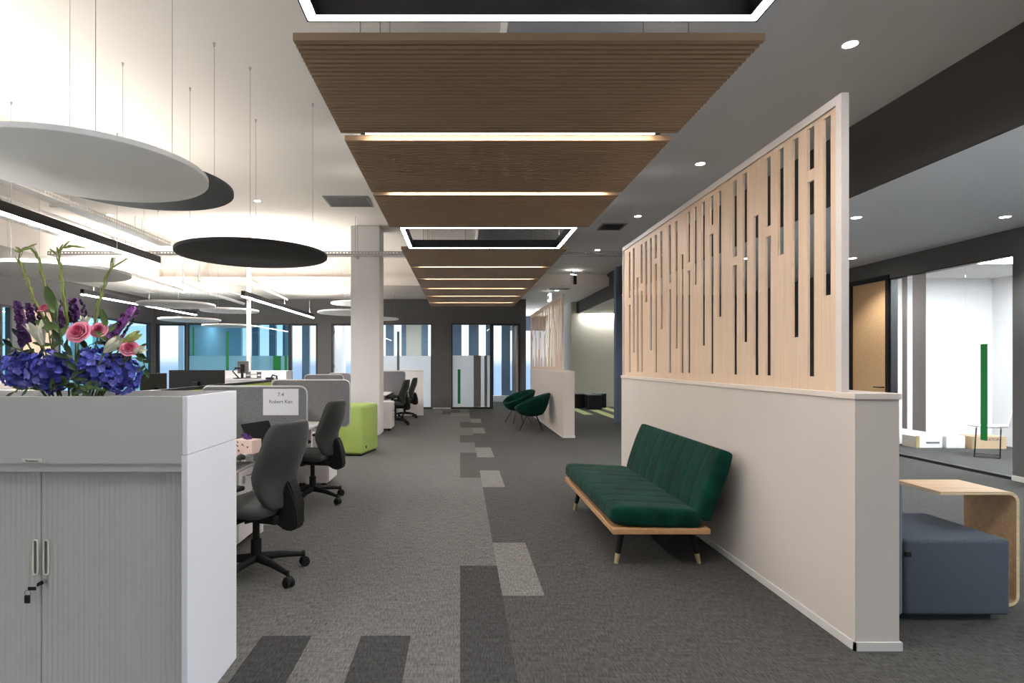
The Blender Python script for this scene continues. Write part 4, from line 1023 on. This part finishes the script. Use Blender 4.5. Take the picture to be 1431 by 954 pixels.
def monitor(x, y, zc, w, h, rz, label, desk_z=.72, m='black_plastic', name='monitor'):
    t = thing(name, label, 'monitor', (x, y, desk_z), rz, 'computer monitors'); z = zc-desk_z
    b = MB(); b.box(-w/2, w/2, -.012, .012, z-h/2, z+h/2, bev=.004); b.build('housing', m, t)
    b = MB(); b.box(-w/2+.012, w/2-.012, .0122, .0135, z-h/2+.015, z+h/2-.012); b.build('display', 'bowl_dark', t)
    b = MB(); b.box(-.03, .03, -.05, -.012, z-.08, z+.05, bev=.004); b.box(-.02, .02, -.06, -.04, .012, z, bev=.004); b.build('stand', 'black_metal', t)
    b = MB(); b.box(-.12, .12, -.14, .06, 0, .012, bev=.003); b.build('foot', 'black_metal', t)
monitor(-2.62, 5.70, 1.165, .55, .33, 0, 'wide black monitor squarely facing the camera behind the planter box')
monitor(-2.62, 4.9, 1.145, .45, .33, math.radians(94), 'black monitor turned away beside the bouquet')
t = thing('storage_cabinet', 'low storage cabinet carrying trays behind the green screen', 'cabinet', (-3.45, 9.0, 0))
b = MB(); b.box(-.5, .42, 0, .45, 0, 1.13, bev=.004); b.build('body', 'pedestal_white', t); b = MB(); b.box(-.51, .43, -.01, .46, 1.13, 1.15); b.build('top', 'desk_white', t)
t = thing('letter_tray', 'stacked clear letter trays on the low storage cabinet', 'tray', (wx(353, 9.1), 9.12, 1.15))
for k in range(2): b = MB(); b.box(-.09, .09, -.07, .12, .004+.06*k, .012+.06*k); b.box(-.09, -.084, -.07, .12, .012+.06*k, .045+.06*k); b.box(.084, .09, -.07, .12, .012+.06*k, .045+.06*k); b.build('tray', 'vent_grey', t)
b = MB(); [b.tube([(x, y, 0), (x, y, .11)], .004, 6) for x in (-.087, .087) for y in (-.06, .11)]; b.build('uprights', 'black_metal', t)
monitor(wx(339, 9.3), 9.32, 1.33, .17, .20, .1, 'small grey screen on the low storage cabinet beside the trays', 1.15, 'vent_grey', 'tablet_screen')
def task_lamp(x, y, z, label, pts, mm='black_metal'):
    t = thing('desk_lamp', label, 'lamp', (x, y, z)); b = MB(); b.lathe([(0, 0), (.05, 0), (.05, .012), (0, .016)], 20); b.build('base', mm, t, smooth=True, auto=40)
    b = MB(); b.tube(pts, .011, 8); b.build('arm', mm, t, smooth=True); e = Vector(pts[-1]); b = MB(); b.box(e.x-.06, e.x+.03, -.025, .025, e.z-.018, e.z+.012, bev=.006); b.build('lamp_head', mm, t)
task_lamp(wx(332, 9.1), 9.15, 1.15, 'black jointed lamp beside the small grey screen', [(0, 0, .01), (-.10, 0, .12), (-.04, 0, .17), (.0, 0, .17)])
task_lamp(wx(391, 7.1), 7.1, .72, 'black curved lamp rising past the end of the green screen', [(0, 0, .01), (-.01, 0, .35), (-.04, 0, .52), (-.09, 0, .53), (-.11, 0, .49)])
t = thing('desk', 'white desk end beyond the green screen carrying the curved black lamp', 'desk', (-2.7, 6.95, 0)); b = MB(); b.box(0, .9, 0, .5, .695, .72); b.build('desk_top', 'desk_white', t)
for (x, y) in ((.03, .03), (.82, .03), (.03, .42), (.82, .42)): b = MB(); b.box(x, x+.05, y, y+.05, 0, .695); b.build('leg', 'pedestal_white', t)
t = thing('storage_cabinet', 'long white storage cabinet below the green-striped office glass', 'cabinet', (wx(300, 13.2), 13.2, 0)); L = wx(400, 13.2)-wx(300, 13.2)
b = MB(); b.box(0, L, 0, .45, 0, 1.2, bev=.004); b.build('body', 'column_paint', t); b = MB(); b.box(-.01, L+.01, -.01, .46, 1.2, 1.22); b.build('top', 'desk_white', t)
t = thing('storage_box', 'pale grey box low beside the outermost hydrangea', 'box', (-3.35, 4.0, .72)); b = MB(); b.box(-.2, .26, 0, .3, 0, .54, bev=.01); b.build('body', 'column_paint', t); b = MB(); b.box(-.205, .265, -.005, .305, .5, .55, bev=.006); b.build('lid', 'ledge_paint', t)
t = thing('desk', 'white desk under the pale grey box', 'desk', (-3.7, 3.8, 0)); b = MB(); b.box(0, .75, 0, .8, .695, .72); b.build('desk_top', 'desk_white', t)
for (x, y) in ((.03, .03), (.67, .03), (.03, .72), (.67, .72)): b = MB(); b.box(x, x+.05, y, y+.05, 0, .695); b.build('leg', 'pedestal_white', t)

# lime green block
t = thing('upholstered_block', 'tall lime green upholstered block beside the square column', 'seat', (-1.62, 8.95, 0), math.radians(-12))
cushion('cushion', (.46, .70, .74), t, 'lime_vinyl', (0, 0, .39), (0, 0, 0), 0, bev=.05)
b = MB(); b.box(-.2, .2, -.32, .32, 0, .03); b.build('plinth', 'black_plastic', t); b = MB(); b.box(.23, .234, -.20, -.16, .10, .14); b.build('care_tag', 'black_plastic', t)

# ------------------------------------------------------------------ alcove stools (black fluted drums)
def drum(x, y, w, label):
    t = thing('drum_stool', label, 'stool', (x, y, 0), 0, 'black ribbed stools in the alcove'); b = MB()
    n = 48
    def fn(u, v):
        a = 2*PI*u; r = w*(1+.02*math.cos(24*a)); ca, sa = math.cos(a), math.sin(a); k = 1/max(abs(ca), abs(sa))**.7
        return Vector((r*ca*k*.92, r*sa*k*.92, .02+.40*v))
    b.grid(fn, 96, 2, True); b.build('body', 'black_plastic', t, smooth=True)
    b = MB(); b.box(-w*.95, w*.95, -w*.95, w*.95, .42, .455, bev=.02); b.build('seat_pad', 'disc_grey', t, smooth=False); b = MB(); b.box(-w*.8, w*.8, -w*.8, w*.8, 0, .02); b.build('plinth', 'black_metal', t)
drum(wx(807, 17.9), 17.9, .23, 'black ribbed stool half hidden by the far divider')
drum(wx(829, 17.4), 17.4, .25, 'black ribbed stool in front of the two others on green stripes')
drum(wx(838, 18.05), 18.05, .2, 'black ribbed stool tucked behind the middle one')
t = thing('linear_wall_light', 'bright light strip washing the top of the alcove wall', 'light', (3.75, 18.28, 2.94))
b = MB(); b.box(.2, 3.6, 0, .1, .02, .04); b.build('housing', 'white_metal', t); b = MB(); b.box(.2, 3.6, .0, .09, .0, .02); b.build('diffuser', 'led_white', t)

# ------------------------------------------------------------------ lounge: modular sofa and side table
t = thing('modular_sofa', 'dark blue-grey modular sofa with a paler low back behind the half wall', 'sofa', (2.4, 3.09, 0))
b = MB(); b.box(0, .575, 0, .57, .035, .446, bev=.022, seg=4); b.build('seat', 'ottoman_fabric', t, smooth=True, auto=50)
b = MB(); b.box(0.0, .40, .58, 1.5, .035, .446, bev=.022, seg=4); b.build('seat', 'ottoman_fabric', t, smooth=True, auto=50)
b = MB(); b.box(-.24, -.004, 0, 1.5, .035, .75, bev=.02, seg=4); b.build('backrest', 'ottoman_light', t, smooth=True, auto=50)
b = MB(); b.box(-.2, .51, .05, 1.4, .0, .035); b.build('plinth', 'black_plastic', t)
b = MB(); b.box(.004, .03, -.008, .02, .355, .38); b.build('connector', 'black_plastic', t)
t = thing('side_table', 'bent plywood C-shaped side table reaching over the blue-grey seat', 'table', (2.76, 3.29, 0)); Wt, Ht, R_, T_ = .455, .66, .06, .018
def cprof(off):
    P = [(0, Ht-off)]
    for k in range(9): a = PI/2-PI/2*k/8; P.append((Wt-R_+(R_-off)*math.cos(a), Ht-R_+(R_-off)*math.sin(a)))
    for k in range(9): a = -PI/2*k/8; P.append((Wt-R_+(R_-off)*math.cos(a), R_+(R_-off)*math.sin(a)))
    P.append((.24, off)); return P
def ply(name, m, y0, y1, o0, o1):
    A, B_ = cprof(o0), cprof(o1); b = MB(); b.prism(A+B_[::-1], 'y', y0, y1); return b.build(name, m, t, smooth=True, auto=30)
b = MB(); outer, inner = cprof(0), cprof(T_)
def strip(P, Q, yA, yB):
    for i in range(len(P)-1): b.quad((P[i][0], yA, P[i][1]), (P[i+1][0], yA, P[i+1][1]), (Q[i+1][0], yB, Q[i+1][1]), (Q[i][0], yB, Q[i][1]))
b.use('oak_ply'); strip(outer, outer, 0, .345); strip(inner, inner, 0, .345)
b.use('ply_edge'); strip(outer, inner, 0, 0); strip(outer, inner, .345, .345)
for P in (0, -1): b.quad((outer[P][0], 0, outer[P][1]), (inner[P][0], 0, inner[P][1]), (inner[P][0], .345, inner[P][1]), (outer[P][0], .345, outer[P][1]))
bmesh.ops.remove_doubles(b.bm, verts=b.bm.verts, dist=.0002); b.build('bent_shell', None, t, smooth=True, auto=30)

# ------------------------------------------------------------------ meeting room contents
def carton(x0, x1, y0, d, h, label, m='white_wall', seal='tag_tan', rz=0):
    t = thing('carton', label, 'box', ((x0+x1)/2, y0, 0), rz, 'cartons along the meeting room wall'); w = (x1-x0)/2
    b = MB(); b.box(-w, w, 0, d, 0, h, bev=.003); b.build('box_body', m, t)
    return t
YR = 9.45
t = carton(wx(1280, YR), wx(1317, YR), YR, .3, .19, 'white carton with a dark bar mark and tan tape', 'white_wall')
b = MB(); b.box(-.22, -.16, -.004, 0, 0, .20); b.build('tape', 'tag_tan', t); b = MB(); b.box(-.05, .17, -.004, 0, .07, .10, bev=.001); b.build('bar_mark', 'vent_grey', t)
t = carton(wx(1319, YR), wx(1345, YR), YR-.05, .3, .2, 'plain white carton between the marked one and the brown one', 'disc_white')
b = MB(); b.box(-.15, .15, .1, .14, .2, .203); b.build('tape', 'paper', t)
t = carton(wx(1349, YR), wx(1397, YR), YR-.12, .3, .2, 'light brown carton with printed lettering behind the green stripe', 'cardboard')
text('STATION', .062, 'ink', t, (.05, -.002, .15), name='lettering'); b = MB(); b.box(-.28, -.24, -.003, 0, 0, .2); b.build('tape', 'tag_tan', t)
t = thing('meeting_chair', 'white chair on thin black sled legs inside the glazed room', 'chair', (7.88, 8.56, 0), math.radians(-43))
b = MB()
for s in (-1, 1): b.tube([(-.12, .20*s, .42), (-.14, .21*s, .012), (.14, .21*s, .012), (.15, .2*s, .42)], .007, 8)
b.tube([(-.12, -.20, .42), (-.12, .20, .42)], .007, 8); b.tube([(.15, -.2, .42), (.15, .2, .42)], .007, 8); b.build('sled_frame', 'black_metal', t, smooth=True)
b = MB(); b.grid(lambda u, v: Vector((-.22+.44*u, (v-.5)*.44, .435+.03*(2*v-1)**2+.02*(2*u-1)**2)), 10, 10); b.build('seat', 'white_wall', t, smooth=True)
b = MB(); b.grid(lambda u, v: Vector((.22+.08*u-.05*(1-(2*v-1)**2)*-1, (v-.5)*.42, .46+.36*u)), 8, 10); b.build('backrest', 'white_wall', t, smooth=True)
for i, y in enumerate((5.4, 8.0)):
    t = thing('ceiling_panel_light', ('flat ceiling light inside the glazed room, the one near the door', 'flat ceiling light inside the glazed room, the one away from the door')[1-i], 'light', (7.9, y, 2.84)); b = MB(); b.box(-.6, .6, -.3, .3, 0, .02); b.build('diffuser', 'panel_glow', t)
    b = MB(); b.box(-.63, .63, -.33, -.3, -.003, .02); b.box(-.63, .63, .3, .33, -.003, .02); b.build('trim', 'white_metal', t)
for i, (x, y) in enumerate(((-7.5, 19.2), (-4.2, 19.2), (-1.6, 19.2), (.9, 19.2), (-11, 15.0))):
    t = thing('ceiling_panel_light', ['flat ceiling light in the corner office', 'flat ceiling light in the office with green stripes', 'flat ceiling light in the office behind the column', 'flat ceiling light in the end office by the corridor', 'flat ceiling light in the side office'][i], 'light', (x, y, 2.76)); b = MB(); b.box(-.6, .6, -.15, .15, 0, .02); b.build('diffuser', 'led_cool', t)

# ------------------------------------------------------------------ world, camera, render settings
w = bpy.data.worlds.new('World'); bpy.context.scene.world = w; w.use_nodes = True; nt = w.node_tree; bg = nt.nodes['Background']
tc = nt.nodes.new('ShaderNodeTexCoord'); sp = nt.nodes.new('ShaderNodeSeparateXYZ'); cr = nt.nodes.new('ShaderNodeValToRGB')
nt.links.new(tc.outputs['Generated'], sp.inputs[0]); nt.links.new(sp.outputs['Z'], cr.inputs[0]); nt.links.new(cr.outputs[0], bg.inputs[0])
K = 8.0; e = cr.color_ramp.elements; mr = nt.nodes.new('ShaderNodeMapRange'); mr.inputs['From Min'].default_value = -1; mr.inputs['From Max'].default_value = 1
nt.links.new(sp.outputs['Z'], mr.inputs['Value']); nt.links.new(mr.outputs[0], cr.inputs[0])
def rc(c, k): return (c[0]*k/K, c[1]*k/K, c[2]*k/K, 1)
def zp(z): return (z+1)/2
# glow added below the horizon to light ceilings from beneath, a hazy band along it, bright overcast sky above
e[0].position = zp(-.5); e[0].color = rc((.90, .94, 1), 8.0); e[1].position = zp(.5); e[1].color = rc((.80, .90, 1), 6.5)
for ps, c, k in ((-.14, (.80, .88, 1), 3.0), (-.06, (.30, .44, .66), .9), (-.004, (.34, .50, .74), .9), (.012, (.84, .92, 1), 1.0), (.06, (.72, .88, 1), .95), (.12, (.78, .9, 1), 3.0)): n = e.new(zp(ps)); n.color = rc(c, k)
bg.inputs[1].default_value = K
cam = bpy.data.cameras.new('camera'); co = bpy.data.objects.new('camera', cam); C.objects.link(co)
cam.sensor_width = 36; cam.lens = F/1431*36; cam.shift_x = (715.5-VX)/1431; cam.shift_y = (VY-477)/1431; cam.clip_start = .05
co.location = (0, 0, CH); co.rotation_euler = (PI/2, 0, 0); bpy.context.scene.camera = co
sc = bpy.context.scene; sc.view_settings.view_transform = 'Standard'; sc.view_settings.look = 'None'; sc.view_settings.exposure = 0.66; sc.view_settings.gamma = 1; sc.view_settings.use_curve_mapping = False
cy = sc.cycles; cy.use_denoising = True; cy.max_bounces = 8; cy.diffuse_bounces = 5; cy.transparent_max_bounces = 24; cy.sample_clamp_indirect = 6; cy.caustics_reflective = False; cy.caustics_refractive = False
